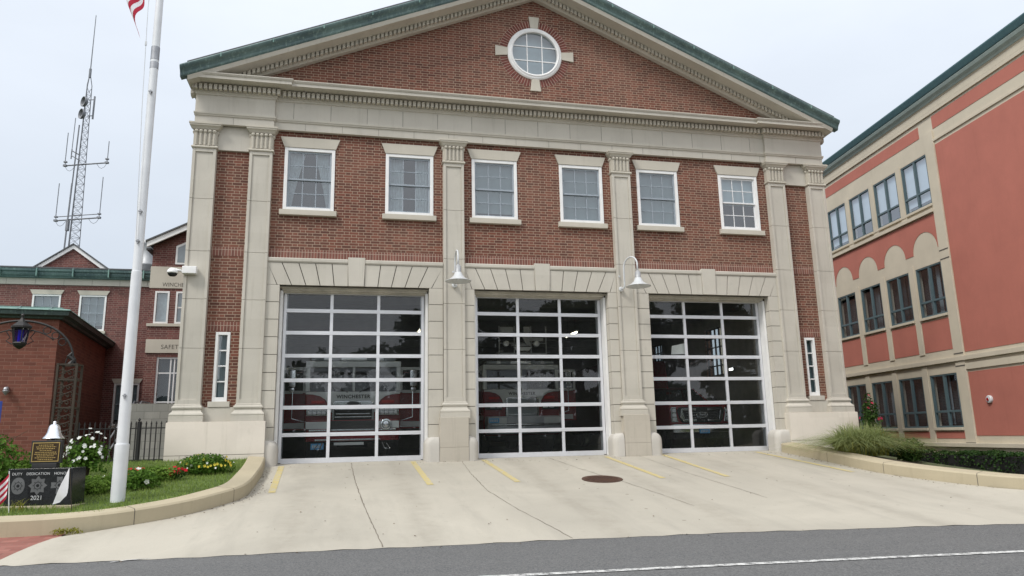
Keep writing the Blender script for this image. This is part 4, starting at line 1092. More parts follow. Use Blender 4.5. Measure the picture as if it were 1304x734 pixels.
# taller red rescue vehicle behind the pickup
e = empty('rescue_truck', (6.45, 8.6, 0), 0, 'tall red rescue truck standing behind the pickup, lettered on its front', 'rescue truck')
b = MB(); b.prism([(0, .5), (0, 1.6), (.25, 1.75), (.5, 3.35), (.6, 3.4), (6, 3.4), (6, .5)], -1.2, 1.2, 'x'); b.build('body', 'firered', e, bevel=.06)
b = MB(); b.add([(-1.05, .245, 1.8), (1.05, .245, 1.8), (1.0, .40, 2.6), (-1.0, .40, 2.6)], [(0, 1, 2, 3)]); b.build('windscreen', 'black', e, normals=False)
b = MB(); b.box(-.6, .6, -.04, .0, .8, 1.4); b.build('grille', 'chrome', e, bevel=.02)
b = MB(); b.box(-1.1, -.75, -.03, .0, .95, 1.2); b.box(.75, 1.1, -.03, 0, .95, 1.2); b.build('headlight', 'lens', e, bevel=.01)
b = MB(); b.box(-1.15, 1.15, -.2, .05, .4, .62); b.build('bumper', 'chrome', e, bevel=.02)
text('lettering', 'FIRE DEPT', .2, 'gengrave', e, (-.3, .40, 2.85), rot=(PI/2-.15, 0, 0), align='CENTER')
for x in (-1.0, 1.0): wheel(e, x, 1.2); wheel(e, x, 4.8)

# pale sheet standing in for a reflection in the right garage door
b = MB(); b.prism([(3.82, 2.68), (4.33, 2.70), (4.33, 3.02), (3.86, 2.92)], .425, .428); o = b.build('reflection_sheet', 'reflect_pale'); tag(o, 'pale sheet painted as a reflection behind the left column of panes of the right garage door', 'painted_reflection')

# ------------------------------------------------------------------ station wing and entrance bay on the left
e = empty('brick_annex', (0, 11, 0), 0, 'dark brick wing set back on the left with a copper gutter and small gable', 'annex')
ws = [(-16.35, -15.41, 4.4, 6.0), (-14.78, -13.87, 4.66, 6.0), (-13.35, -12.5, 1.2, 2.72), (-14.9, -14.0, 1.2, 2.9)]
mb = wall_faces(-30, -8.9, -.2, 6.36, ws, 0, .12); mb.build('brick_wall', 'brick_annex', e, normals=False)
mb = MB(); mb.box(-30, -8.9, .13, 9, -.2, 6.9); mb.build('inner_core', 'room', e)
mb = MB(); mb.sweep([(-30, 0), (-8.9, 0)], [(0, 6.36), (.05, 6.36), (.05, 6.57), (.07, 6.59), (0, 6.6)]); mb.build('stone_band', 'stone', e)
mb = MB()
for i in range(22): mb.box(-29.6+i*.95-.004, -29.6+i*.95+.004, -.0525, -.04, 6.37, 6.56)
mb.build('band_joint', 'joint', e)
mb = MB(); mb.sweep([(-30, 0), (-8.9, 0)], [(0, 6.6), (.16, 6.6), (.18, 6.64), (.24, 6.68), (.27, 6.74), (.27, 6.78), (.34, 6.82), (.36, 6.9), (.0, 6.93)]); mb.build('copper_gutter', 'copper', e)
mb = MB()
for i in range(16): mb.box(-29.4+i*1.2, -29.36+i*1.2, -.375, -.2, 6.62, 6.92)
mb.build('gutter_seam', 'copper_light', e)
mb = MB(); mb.box(-30, -8.9, -.3, 9, 6.93, 6.98); mb.build('flat_roof', 'roof', e)
for a, b_, c, d in ws:
    f = MB(); t = .06; f.box(a, a+t, -.02, .1, c, d); f.box(b_-t, b_, -.02, .1, c, d); f.box(a+t, b_-t, -.02, .1, d-t, d); f.box(a+t, b_-t, -.02, .1, c, c+t)
    fr = f.build('window', 'white', e)
    f = MB(); mid = (c+d)/2; f.box(a+t, b_-t, .02, .06, mid-.02, mid+.02)
    for i in (1, 2): x = a+t+(b_-a-2*t)*i/3; f.box(x-.009, x+.009, .025, .055, c+t, d-t)
    for z in ((mid+d)/2, (mid+c)/2): f.box(a+t, b_-t, .0255, .0545, z-.009, z+.009)
    f.build('sash', 'sash', fr)
    g = MB(); g.add([(a, .04, c), (b_, .04, c), (b_, .04, d), (a, .04, d)], [(0, 1, 2, 3)]); g.build('pane', 'winglass', fr, normals=False)
    g = MB(); g.box(a+t, b_-t, .1, .115, c+.2, d); g.build('blind', 'blind', fr)
    q = MB(); q.prism([(a-.01, d+.002), (b_+.01, d+.002), (b_+.1, d+.17), (a-.1, d+.17)], -.04, .02); q.build('lintel', 'stone_clean', fr)
    q = MB(); q.box(a-.06, b_+.06, -.07, .02, c-.1, c-.002); q.build('sill', 'stone_clean', fr)
# little gable behind the parapet
mb = MB(); gx, gz = -15.83, 8.40
mb.prism([(-17.3, 6.9), (-14.36, 6.9), (-14.36, 7.28), (gx, gz-.14), (-17.3, 7.28)], 2.0, 2.2); mb.build('gable_brick', 'brick_annex', e)
mb = MB()
for s in (-1, 1):
    q = [(gx, gz), (gx+s*1.62, gz-1.2), (gx+s*1.62, gz-1.36), (gx, gz-.16)]; mb.prism(q, 1.9, 2.0)
mb.build('gable_fascia', 'white', e)
mb = MB()
for s in (-1, 1): mb.prism([(gx, gz+.005), (gx+s*1.66, gz-1.22), (gx+s*1.66, gz-1.17), (gx, gz+.055)], 1.85, 9)
mb.build('gable_roof', 'roof', e)
# vent pipe
b = MB(); b.lathe([(.25, 6.9), (.25, 7.62), (.27, 7.64), (.27, 7.72), (.21, 7.76), (.21, 8.5), (.235, 8.52), (.235, 8.68), (0, 8.72)], (-13.12, 13, 0), 24); o = b.build('vent_pipe', 'galv', None, smooth=False); tag(o, 'fat grey metal vent pipe on the wing roof beside the entrance gable', 'vent pipe')
for f_ in o.data.polygons: f_.use_smooth = True

e = empty('entrance_bay', (0, 7, 0), 0, 'narrow brick entrance bay with carved stone name panels beside the station', 'entrance bay')
XR = -8.88
ws = [(-11.22, -10.78, 4.37, 5.44), (-10.58, -10.14, 4.37, 5.44), (-10.68, -9.6, 6.42, 6.98), (-11.03, -9.4, .95, 3.27)]
mb = wall_faces(-11.39, XR, -.2, 6.98, ws, 0, .14)
mb.add([(-11.39, 0, 6.98), (XR, 0, 6.98), (XR, 0, 8.32)], [(0, 1, 2)]); mb.add([(-11.39, 0, -.2), (-11.39, 4, -.2), (-11.39, 4, 6.98), (-11.39, 0, 6.98)], [(0, 1, 2, 3)])
mb.build('brick_wall', 'brick_annex', e, normals=False)
mb = MB(); mb.box(-11.38, XR, .16, 3.9, -.2, 6.95); mb.build('inner_core', 'room', e)
mb = MB(); mb.box(-11.41, XR, -.03, .0, 5.54, 6.27); mb.box(-11.41, XR, -.05, 0, 4.27, 4.368); mb.box(-11.38, XR, -.045, 0, 3.40, 3.84); mb.box(-11.9, -11.395, 3.9, 3.96, 2.76, 2.98); pn = mb.build('stone_panel', 'stone_clean', e, bevel=.006)
text('carved_name', 'WINCHESTER', .19, 'joint', pn, (-11.02, -.031, 5.60), spacing=1.0, depth=.002, sx=.88)
text('carved_name', 'SAFETY', .20, 'joint', pn, (-10.92, -.046, 3.53), spacing=1.05, depth=.002, sx=.95)
mb = MB(); sl = .53
mb.prism([(-11.52, 6.86), (XR, 6.86+sl*2.64), (XR, 7.04+sl*2.64), (-11.52, 7.04)], -.3, -.22); mb.build('gable_fascia', 'white', e)
mb = MB(); mb.prism([(-11.56, 7.025), (XR, 7.045+sl*2.64), (XR, 7.10+sl*2.64), (-11.56, 7.08)], -.34, 4.2); mb.build('roof', 'roof', e)
mb = MB(); mb.box(-11.55, -11.40, -.2, 4, 6.78, 6.84); mb.build('eaves', 'dark', e)
def frame_win(a, b_, c, d, y, parent, mat='white', bars_x=(), bars_z=(), glass='winglass', t=.055, back='blind', top=None):
    f = MB(); f.box(a, a+t, y-.02, y+.08, c, d); f.box(b_-t, b_, y-.02, y+.08, c, d); f.box(a+t, b_-t, y-.02, y+.08, d-t, d); f.box(a+t, b_-t, y-.02, y+.08, c, c+t)
    for u in bars_x: x = a+(b_-a)*u; f.box(x-.02, x+.02, y, y+.05, c+t, d-t)
    for u in bars_z: z = c+(d-c)*u; f.box(a+t, b_-t, y+.002, y+.048, z-.02, z+.02)
    fr = f.build('window', mat, parent)
    g = MB(); g.add([(a, y+.03, c), (b_, y+.03, c), (b_, y+.03, d), (a, y+.03, d)], [(0, 1, 2, 3)]); g.build('pane', glass, fr, normals=False)
    if back: g = MB(); g.box(a+t, b_-t, y+.1, y+.11, c+t, d-t); g.build('curtain', back, fr)
    return fr
frame_win(-11.22, -10.78, 4.37, 5.44, 0, e, back='curtain'); frame_win(-10.58, -10.14, 4.37, 5.44, 0, e, bars_z=(.5,), back='blind')
f = MB(); f.prism([(-10.68, 6.36), (-9.5, 6.36), (-9.5, 7.60), (-10.68, 6.98)], -.03, -.004); fr = f.build('window', 'white', e)
f = MB(); f.prism([(-10.62, 6.42), (-9.56, 6.42), (-9.56, 7.50), (-10.62, 6.93)], -.034, -.03); f.build('pane', P('sky_pane', (.18, .22, .24), .08, spec=.9), fr)
fr = frame_win(-11.03, -9.4, .95, 3.27, .05, e, 'sash_white', bars_x=(.26, .33,), bars_z=(.38, .78), glass='tealglass', back=None)

# block landing with steps and a grey rail
e = empty('entrance_steps', (0, 0, 0), 0, 'grey block landing and steps with a sloping metal rail behind the black fence', 'steps')
b = MB(); b.box(-10.95, -8.92, 3.5, 6.98, -.1, 1.05); b.box(-10.95, -8.92, 3.5, 3.7, 1.05, 1.62); 
b.build('landing', brick_mat('grey_blockwork', (.24, .24, .22), (.34, .33, .3), (.2, .2, .18), h=.2, s=.4, hd=0, mo=.012), e)
b = MB()
for i in range(6): b.box(-11.3, -10.97, 6.0-.3*(i+1), 6.0-.3*i-.002, -.1, 1.05-.17*(i+1)+.02)
b.box(-11.3, -10.97, 6.0, 6.95, -.1, 1.05); b.build('step', 'walk', e)
b = MB()
for x in (-11.32, -11.12):
    for off in (0, .35): b.tube([(x, 3.9, .7-off), (x, 6.0, 1.8-off), (x, 6.9, 1.8-off)], .024, 8)
    for y, z in ((3.9, .7), (5.0, 1.27), (6.0, 1.8)): b.tube([(x, y, 0), (x, y, z)], .024, 8)
b.build('handrail', 'steel', e)

# small one-storey brick building on the left edge
e = empty('brick_lodge', (-12.9, 4.0, 0), .12, 'low orange brick building with a green copper roof edge on the left edge', 'brick building')
mb = wall_faces(-9, 0, -.3, 4.05, [(-3.6, -2.05, 0, 2.05)], 0, .15)
mb.add([(0, 0, -.3), (0, 9, -.3), (0, 9, 4.05), (0, 0, 4.05)], [(0, 1, 2, 3)]); mb.build('brick_wall', 'brick_small', e, normals=False)
mb = MB(); mb.box(-9, -.02, .2, 9, -.3, 4.0); mb.build('inner_core', 'room', e)
mb = MB(); mb.sweep([(-9, 0), (0, 0), (0, 9)], [(0, 4.0), (.10, 4.0), (.12, 4.05), (.26, 4.08), (.28, 4.18), (.30, 4.2), (0, 4.3)]); mb.build('dark_fascia', 'copper_dark', e)
mb = MB(); mb.sweep([(-9, 0), (0, 0), (0, 9)], [(.0, 4.19), (.30, 4.205), (.31, 4.215), (.28, 4.25), (-.05, 4.32)]); mb.box(-9, .05, -.05, 9, 4.30, 4.33); mb.build('copper_roof', 'copper_light', e)
mb = MB()
for i in range(12): mb.prism([(-.32, 4.20), (-.32, 4.225), (-.05, 4.34), (-.05, 4.32)], -.2-i*.75-.02, -.2-i*.75+.02, 'x')
mb.build('roof_seam', 'copper', e)
mb = MB(); mb.box(-3.6, -2.05, .08, .14, 0, 2.05); mb.build('door', P('dark_red_door', (.10, .02, .015), .5), e)
mb = MB(); mb.lathe([(.0, .12), (.05, .10), (.07, .06), (.07, .02), (.09, 0), (.05, -.06), (0, -.12)], (-1.05, -.12, 2.0), 12); mb.box(-1.08, -1.02, -.08, 0, 2.0, 2.12)
o = mb.build('wall_lantern', 'steel', None); o.location = (-12.9, 4, 0); o.rotation_euler = (0, 0, .12); tag(o, 'small round wall lantern on the orange brick building beside its door', 'wall lantern')
# accessible-parking sign
e = empty('parking_sign', (-13.1, 1.2, .1), .1, 'small blue wheelchair symbol sign above the left shrubs', 'sign')
b = MB(); b.tube([(0, 0, 0), (0, 0, 1.5)], .025, 8); b.build('post', 'steel', e)
b = MB(); b.box(-.17, .17, -.035, -.027, 1.0, 1.5); pn = b.build('panel', 'signblue', e, bevel=.004)
b = MB(); b.lathe([(.028, -.0), (.028, -.004), (0, -.004)], (-.02, -.036, 1.42), 12, 'y'); b.box(-.03, -.008, -.04, -.036, 1.27, 1.39); b.box(-.03, .06, -.04, -.036, 1.265, 1.285); b.box(-.01, .05, -.04, -.036, 1.325, 1.34); b.box(.05, .07, -.04, -.036, 1.2, 1.28)
b.lathe([(.075, 0), (.075, -.004), (.06, -.004), (.06, 0), (.075, 0)], (0, -.036, 1.24), 24, 'y'); b.box(-.1, .1, -.04, -.036, 1.08, 1.1); b.build('wheelchair_symbol', 'white', pn)

# ------------------------------------------------------------------ radio mast
e = empty('radio_mast', (-20.1, 25, 6.0), -.25, 'tall grey lattice radio mast with dishes and whip aerials behind the wing', 'radio mast')
b = MB(); HT = 15.6; z0 = 0
def mw(z): return .44-.019*z
legs = [(math.cos(a), math.sin(a)) for a in (PI/6, PI*5/6, PI*1.5)]
for c_, s_ in legs: b.tube([(c_*mw(0), s_*mw(0), 0), (c_*mw(HT-.6), s_*mw(HT-.6), HT-.6), (c_*.04, s_*.04, HT)], .022, 6)
z = 0
while z < HT-1:
    for i in range(3):
        p, q = legs[i], legs[(i+1) % 3]; a, c = mw(z), mw(z+.45)
        b.tube([(p[0]*a, p[1]*a, z), (q[0]*c, q[1]*c, z+.45)], .008, 4, False); b.tube([(q[0]*a, q[1]*a, z), (p[0]*c, p[1]*c, z+.45)], .008, 4, False)
        b.tube([(p[0]*a, p[1]*a, z), (q[0]*a, q[1]*a, z)], .010, 4, False)
    z += .45
b.build('lattice', 'mast', e)
b = MB(); b.tube([(-.42, -.15, 0), (-.24, -.12, 12.5)], .035, 6); b.tube([(-.46, -.1, 0), (-.34, -.1, 9)], .03, 6); b.box(-.38, -.24, -.2, -.05, 6.2, 6.8); b.build('cable_run', 'mast', e)
b = MB(); b.lathe([(.07, HT-.1), (.07, HT+.45), (.03, HT+.5), (.02, HT+3.9), (0, HT+3.95)], (0, 0, 0), 8); b.build('whip_aerial', 'mast', e)
def arm(z, l, r_, up_l, up_r):
    m = MB(); m.tube([(-l, 0, z), (r_, 0, z+.1)], .04, 6); m.tube([(-l, 0, z+.22), (r_, 0, z+.32)], .025, 6) if z < 8 else None
    for x, s in ((-l, -1), (r_, 1)):
        zz = z+.1*(x+l)/(l+r_); m.box(x-.09, x+.09, -.07, .07, zz-.05, zz+.06); m.box(x-.08, x+.08, -.06, .06, zz+.18, zz+.26)
        m.tube([(x, 0, zz+.1), (x+s*.02, 0, zz+.3), (x+s*.02, 0, zz+(up_l if s < 0 else up_r))], .022, 6)
        m.tube([(x, 0, zz-.05)]+[(x-s*t*.14, 0, zz-.05-.28*math.sin(min(1, t/4)*PI)**.8) for t in (1, 2, 3)]+[(x-s*.6, 0, zz-.02)], .012, 4)
    m.build('aerial_arm', 'mast', e)
arm(10.1, .9, 1.5, 2.0, 1.3); arm(6.85, 1.1, 1.35, 2.2, 2.4)
m = MB(); m.tube([(-.6, 0, 11.0), (-.1, 0, 10.7)], .035, 6); m.tube([(-.6, 0, 10.7), (-.1, 0, 10.4)], .03, 6); m.tube([(-.6, 0, 10.5), (-.6, 0, 11.1)], .03, 6); m.tube([(-.6, 0, 11.0), (-.58, 0, 13.0)], .02, 6); m.build('side_aerial', 'mast', e)
m = MB(); m.tube([(.42, 0, 12.9), (.42, 0, 14.3)], .05, 8); m.tube([(.1, 0, 13.1), (.42, 0, 13.1)], .025, 6); m.tube([(.1, 0, 14.1), (.42, 0, 14.1)], .025, 6); m.build('panel_aerial', 'mast', e)
for z, x, ry in ((13.85, -.12, .35), (13.1, -.18, .2)):
    m = MB(); m.lathe([(0, 0), (.10, -.01), (.2, -.05), (.29, -.14), (.3, -.26), (.28, -.26), (.26, -.14), (0, -.11)], (0, 0, 0), 22, 'y'); d = m.build('dish', 'mast', e, smooth=True); d.location = (x+.24, -.14, z); d.rotation_euler = (0, 0, -.6)

# ------------------------------------------------------------------ flagpole and flag
FX, FY = -8.66, -4.73; FZ = left_h(FX, FY)-.02
e = empty('flagpole', (FX, FY, FZ), 0, 'tall white tapered flagpole standing in the lawn behind the kerb', 'flagpole')
b = MB(); b.lathe([(.112, -.1), (.112, .93), (.108, .95), (.094, .952), (.092, 1.2), (.086, 3.86), (.084, 3.92), (.077, 3.925), (.07, 8), (.062, 10.4), (.05, 12.6), (0, 12.62)], (0, 0, 0), 28); b.build('pole', 'polewhite', e, smooth=False, bevel=.002)
b = MB(); b.lathe([(.0745, 7.98), (.0745, 8.24), (.07, 8.24)], (0, 0, 0), 24); b.lathe([(.0745, 7.80), (.0745, 7.93), (.07, 7.93)], (0, 0, 0), 24); b.build('pole_band', 'steel', e)
b = MB()
for z in (1.75, 4.45, 5.0, 7.3): b.box(-.03, .03, -.12, -.07, z-.01, z+.01); b.box(-.012, .012, -.115, -.085, z-.05, z+.03)
b.build('cleat', 'steel', e)
b = MB(); b.tube([(-.03, -.1, 4.45), (-.12, -.1, 7.0), (-.17, -.08, 9.0), (-.12, -.05, 12.4)], .006, 5); b.box(-.165, -.135, -.1, -.08, 8.22, 8.3); b.build('halyard', 'lampwhite', e)
b = MB(); b.lathe([(0, 12.55), (.08, 12.6), (.11, 12.7), (.08, 12.8), (0, 12.84)], (0, 0, 0), 16); b.build('finial', 'gold', e, smooth=True)
# limp flag: strips of stripes draped down
def limp_flag():
    e = empty('flag', (FX, FY, FZ), 0, 'red and white striped flag hanging limp from the top of the flagpole', 'flag')
    nS, nU = 13, 34
    def pt(u, v):
        """u along the fly 0..1, v down the hoist 0..1; the cloth hangs in a narrow bundle"""
        c00, c01, c10, c11 = (-.12, 12.2), (-.12, 10.0), (-.90, 10.55), (-.33, 8.42)
        f = lambda k: (1-u)*(1-v)*c00[k]+(1-u)*v*c01[k]+u*(1-v)*c10[k]+u*v*c11[k]
        w_ = math.sin(u*PI)**.5 if 0 < u < 1 else 0
        x = f(0)-.05*w_+.035*math.sin(u*14+v*6)*u; z = f(1)-.25*w_*(1-v)+.02*math.sin(v*9+u*6)
        y = -.05+.10*math.sin(u*13+v*7)*(.25+u)
        return (x, y, z)
    for k in range(nS):
        b = MB(); v0, v1 = k/nS, (k+1)/nS
        u0 = .4 if k < 7 else 0
        for i in range(nU+1):
            u = u0+(1-u0)*i/nU
            b.v += [pt(u, v0), pt(u, (v0+v1)/2), pt(u, v1)]
        for i in range(nU):
            for j in (0, 1): b.f.append([i*3+j, i*3+j+1, (i+1)*3+j+1, (i+1)*3+j]); b.mi.append(0)
        b.build('stripe', 'flagred' if k % 2 == 0 else 'flagwhite', e, smooth=True, normals=False)
    b = MB()
    for i in range(13):
        for j in range(9): b.v.append(pt(.4*i/12, 7/13*j/8))
    for i in range(12):
        for j in range(8): b.f.append([i*9+j, i*9+j+1, (i+1)*9+j+1, (i+1)*9+j]); b.mi.append(0)
    b.build('canton', 'flagblue', e, smooth=True, normals=False)
limp_flag()

# ------------------------------------------------------------------ memorial stone, plaque, bell, small flags
MZ = left_h(-9.7, -4.9)
MR = -.2
MC = Vector((-9.72, -4.80, MZ-.03))
e = empty('memorial_stone', MC, MR, 'black granite memorial block engraved with duty, dedication and honor', 'memorial')
b = MB(); b.box(-.56, .58, -.24, .24, -.12, .05); b.build('base', 'curb', e, bevel=.008)
b = MB(); b.prism([(-.53, .05), (.53, .05), (.51, .625), (-.51, .625)], -.19, .19); b.build('granite_block', 'granite', e, bevel=.006)
for wd, x in (('DUTY', -.36), ('DEDICATION', -.03), ('HONOR', .335)): text('lettering', wd, .058, 'engrave_white', e, (x, -.1925, .525), align='CENTER', depth=.001, sx=1.02, spacing=1.05)
text('lettering', '2021', .095, 'engrave_white', e, (-.02, -.1925, .14), align='CENTER', depth=.001)
def star(n, r1, r2, ph=0): return [(math.sin(PI*i/n+ph)*(r1 if i % 2 == 0 else r2), math.cos(PI*i/n+ph)*(r1 if i % 2 == 0 else r2)) for i in range(2*n)]
for i, x in enumerate((-.33, -.02, .32)):
    b = MB()
    if i == 0: pts = [(.11*math.sin(2*PI*k/28)*(1+.05*math.cos(4*PI*k/28)), .13*math.cos(2*PI*k/28)) for k in range(28)]
    elif i == 1: pts = star(8, .15, .105)
    else:
        pts = []
        for k in range(4):
            a = k*PI/2
            for da, rr in ((-.33, .14), (0, .125), (.33, .14), (.6, .075), (PI/4, .06), (PI/2-.6, .075)): pts.append((math.sin(a+da)*rr, math.cos(a+da)*rr))
    b.prism([(x+p, .36+q) for p, q in pts], -.1925, -.189); em = b.build('emblem', 'gengrave', e)
    b = MB(); b.lathe([(.058, -.1935), (.058, -.1945), (.05, -.1945), (.05, -.1935), (.058, -.1935)], (x, 0, .36), 24, 'y'); b.lathe([(.026, -.1935), (.02, -.1945), (0, -.1945)], (x, 0, .36), 12, 'y')
    for k in range(8): a = k*PI/4; b.box(x+math.sin(a)*.07-.006, x+math.sin(a)*.07+.006, -.1945, -.1935, .36+math.cos(a)*.07-.006, .36+math.cos(a)*.07+.006)
    b.build('emblem_detail', 'granite', em)
e2 = empty('plaque', MC+Vector((-.08, .12, .665)), MR, 'small bronze plaque with a gold border standing on the granite block', 'plaque')
b = MB(); b.box(-.25, .25, -.03, .03, .03, .40); b.box(-.2, .2, -.05, .05, -.04, .03); b.build('backing', 'dark', e2, bevel=.005)
b = MB(); b.box(-.215, .215, -.036, -.031, .065, .36); b.build('plate', 'bronze', e2)
b = MB(); b.box(-.22, .22, -.041, -.036, .355, .368); b.box(-.22, .22, -.041, -.036, .058, .071); b.box(-.22, -.208, -.041, -.036, .071, .355); b.box(.208, .22, -.041, -.036, .071, .355)
b.build('border', 'gold', e2)
b = MB()
for i, w in enumerate((.12, .16, .15, .10, .17, .18, .14, .17, .12)):
    z = .325-i*.029; x = -w
    while x < w: l = rnd.uniform(.012, .035); b.box(x, min(w, x+l), -.038, -.036, z-.006, z+.006); x += l+.01
b.build('relief_text', 'gold', e2)
e3 = empty('bell', MC+Vector((-.03, .27, -.30)), MR, 'polished silver bell mounted above the plaque', 'bell')
b = MB(); b.lathe([(0, 1.035+.19), (.02, 1.22), (.028, 1.20), (.02, 1.18), (.035, 1.175), (.055, 1.165), (.075, 1.145), (.085, 1.11), (.10, 1.04), (.125, .99), (.158, .955), (.162, .94), (.14, .945), (.08, 1.08), (0, 1.12)], (0, .0, .0), 32); b.build('bell_body', 'bell', e3, smooth=True)
b = MB(); b.tube([(0, 0, -.1), (0, 0, 1.12)], .03, 8); b.box(-.09, .09, -.03, .03, .86, .90); b.build('bell_post', 'dark', e3)
e3.scale = (1.04, 1.04, 1.04); e3.location.z = MC.z+.11; e3.location.x -= .03
# white flag on a stick
e = empty('small_flag', (-9.2, -5.32, left_h(-9.2, -5.3)), .1, 'small white flag on a thin stick leaning in front of the granite block', 'flag')
b = MB(); b.tube([(.06, 0, -.05), (-.03, 0, .66)], .006, 6); b.build('stick', 'rustiron', e)
b = MB(); n = 14
for i in range(n+1):
    t = i/n; z0_ = .66-.02*t; x0 = -.03-.25*t; 
    wv = .02*math.sin(t*8)
    b.v += [(-.03-.19*t, wv-.01, .66-.56*t**1.1), (-.03+.06*min(1, t*3)-.15*t, wv*.5-.015, .66-.36*min(1, t*2.5)**.9-.17*t)]
for i in range(n): b.f.append([2*i, 2*i+1, 2*i+3, 2*i+2]); b.mi.append(0)
b.build('cloth', 'flagwhite', e, smooth=True, normals=False)
e = empty('small_striped_flag', (-10.12, -5.3, left_h(-10.3, -5.25)), .0, 'small striped flag on a stick at the left edge beside the granite block', 'flag')
b = MB(); b.tube([(.10, 0, -.05), (.04, 0, .62)], .007, 6); b.build('stick', 'white', e)
for k in range(7):
    b = MB(); n = 8
    for i in range(n+1):
        t = i/n; wv = .02*math.sin(t*7)
        for d in (0, 1): b.v.append((.045-.30*t*.55-.0, wv-.01, .58-(k+d)*.052-.22*t))
    for i in range(n): b.f.append([2*i, 2*i+1, 2*i+3, 2*i+2]); b.mi.append(0)
    b.build('stripe', 'flagred' if k % 2 == 0 else 'flagwhite', e, smooth=True, normals=False)

# ------------------------------------------------------------------ arch lamp
LPX, LPY = -10.42, -2.2; LZ = left_h(LPX, LPY)
e = empty('arch_lamp', (LPX-.95, LPY, LZ), .0, 'wrought iron garden arch with lattice posts and a hanging violet lantern', 'lamp arch')
for s in (-1, 1):
    b = MB(); hx = .17
    for dx in (-hx, hx):
        for dy in (-.15, .15): b.box(s*.95+dx-.02, s*.95+dx+.02, dy-.02, dy+.02, -.1, 2.22)
    for z in (.25, .8, 1.35, 1.9, 2.2):
        for dy in (-.15, .15): b.box(s*.95-hx, s*.95+hx, dy-.012, dy+.012, z-.015, z+.015)
        for dx in (-hx, hx): b.box(s*.95+dx-.012, s*.95+dx+.012, -.15, .15, z-.015, z+.015)
    for k in range(14):
        z = .12+k*.148
        for dy in (-.15, .15):
            for sx in (-1, 1):
                pts = [(s*.95+sx*(.02+.065*(1+math.cos(t*PI/5))*(1-t*.07)), dy, z+.055*math.sin(t*PI/5)*(1-t*.06)) for t in range(0, 10)]
                b.tube(pts, .009, 4, False)
        b.tube([(s*.95-hx, -.15, z-.05), (s*.95+hx, -.15, z+.09)], .007, 4, False)
    b.build('lattice_post', 'rustiron', e)
    b = MB(); b.tube([(s*.95, 0, 2.2), (s*.95+.05, 0, 2.3), (s*.95-.04, 0, 2.38), (s*.95+.02, 0, 2.46)], [.07, .045, .05, .02], 8)
    b.tube([(s*.95-.1, 0, 2.2), (s*.95-.08, 0, 2.32), (s*.95, 0, 2.42)], .012, 5); b.tube([(s*.95+.1, 0, 2.2), (s*.95+.08, 0, 2.32), (s*.95, 0, 2.42)], .012, 5); b.build('finial', 'iron', e)
b = MB(); A_ = .99
def arc(t, k=1.0, dz=0): return (A_*k*math.cos(t), 0, 2.24+dz+.84*k*math.sin(t)**.9 if math.sin(t) > 0 else 2.24+dz)
b.tube([arc(PI*i/40) for i in range(41)], .022, 8, True)
b.tube([arc(PI*i/40, .80) for i in range(9, 32)], .013, 6)
for i in (5, 6, 7, 8, 9, 11, 12, 13, 14, 15) if False else (7, 10, 13, 27, 30, 33):
    c_ = arc(PI*i/40, .90); r_ = .07
    b.tube([(c_[0]+r_*math.cos(2*PI*k/14), 0, c_[2]-.0+r_*math.sin(2*PI*k/14)) for k in range(15)], .010, 5, False)
b.build('arch', 'iron', e, smooth=True)
LZ2 = 3.02; lan0 = len(COL.objects)
b = MB()
b.lathe([(0, .26), (.03, .24), (.045, .21), (.025, .18), (.03, .14), (.06, .10), (.08, .07), (.11, .04), (.2, -.03), (.235, -.06), (.235, -.10), (.2, -.115)], (0, 0, LZ2), 6); lh = b.build('lantern_cap', 'iron', e)
b = MB()
for k in range(6):
    a = k*PI/3; b.tube([(.19*math.cos(a), .19*math.sin(a), LZ2-.11), (.14*math.cos(a), .14*math.sin(a), LZ2-.46)], .014, 5)
b.lathe([(.15, -.45), (.165, -.48), (.13, -.54), (.05, -.6), (0, -.62)], (0, 0, LZ2), 6); 
for s in (-1, 1): b.tube([(s*.2, 0, LZ2-.2), (s*.26, 0, LZ2-.14), (s*.31, 0, LZ2-.2), (s*.27, 0, LZ2-.26), (s*.22, 0, LZ2-.34), (s*.3, 0, LZ2-.42), (s*.17, 0, LZ2-.5)], .012, 5)
b.build('lantern_frame', 'iron', e)
b = MB()
for k in range(6):
    a, c = k*PI/3, (k+1)*PI/3; b.add([(.185*math.cos(a), .185*math.sin(a), LZ2-.115), (.185*math.cos(c), .185*math.sin(c), LZ2-.115), (.137*math.cos(c), .137*math.sin(c), LZ2-.455), (.137*math.cos(a), .137*math.sin(a), LZ2-.455)], [(0, 1, 2, 3)])
b.build('lantern_glass', 'purple', e, normals=False)
b = MB(); b.tube([(0, 0, LZ2-.5), (0, 0, LZ2-.15)], .06, 8); b.build('lamp_core', 'purplecore', e)

for o_ in list(COL.objects)[lan0:]:
    o_.scale = (.82, .82, .82); o_.location = (0, 0, LZ2*.18)

# ------------------------------------------------------------------ iron fence
e = empty('iron_fence', (0, 0, 0), 0, 'black wrought iron picket fence running left from the station plinth', 'fence')
b = MB(); y = -.28; fz = .10
x = -8.98; pk = []
while x > -10.8:
    b.box(x-.011, x+.011, y-.011, y+.011, fz, fz+.88); b.prism([(x-.02, fz+.88), (x+.02, fz+.88), (x, fz+.95)], y-.01, y+.01); x -= .105
b.build('picket', 'iron', e)
b = MB(); b.box(-10.85, -8.95, y-.018, y+.018, fz+.78, fz+.805); b.box(-10.85, -8.95, y-.018, y+.018, fz+.08, fz+.105); b.build('rail', 'iron', e)
b = MB()
for x in (-9.55, -10.82): b.box(x-.03, x+.03, y-.03, y+.03, -.1, fz+.94); b.lathe([(0, .05), (.035, .0), (0, -.05)], (x, y, fz+.98), 8)
b.build('post', 'iron', e)

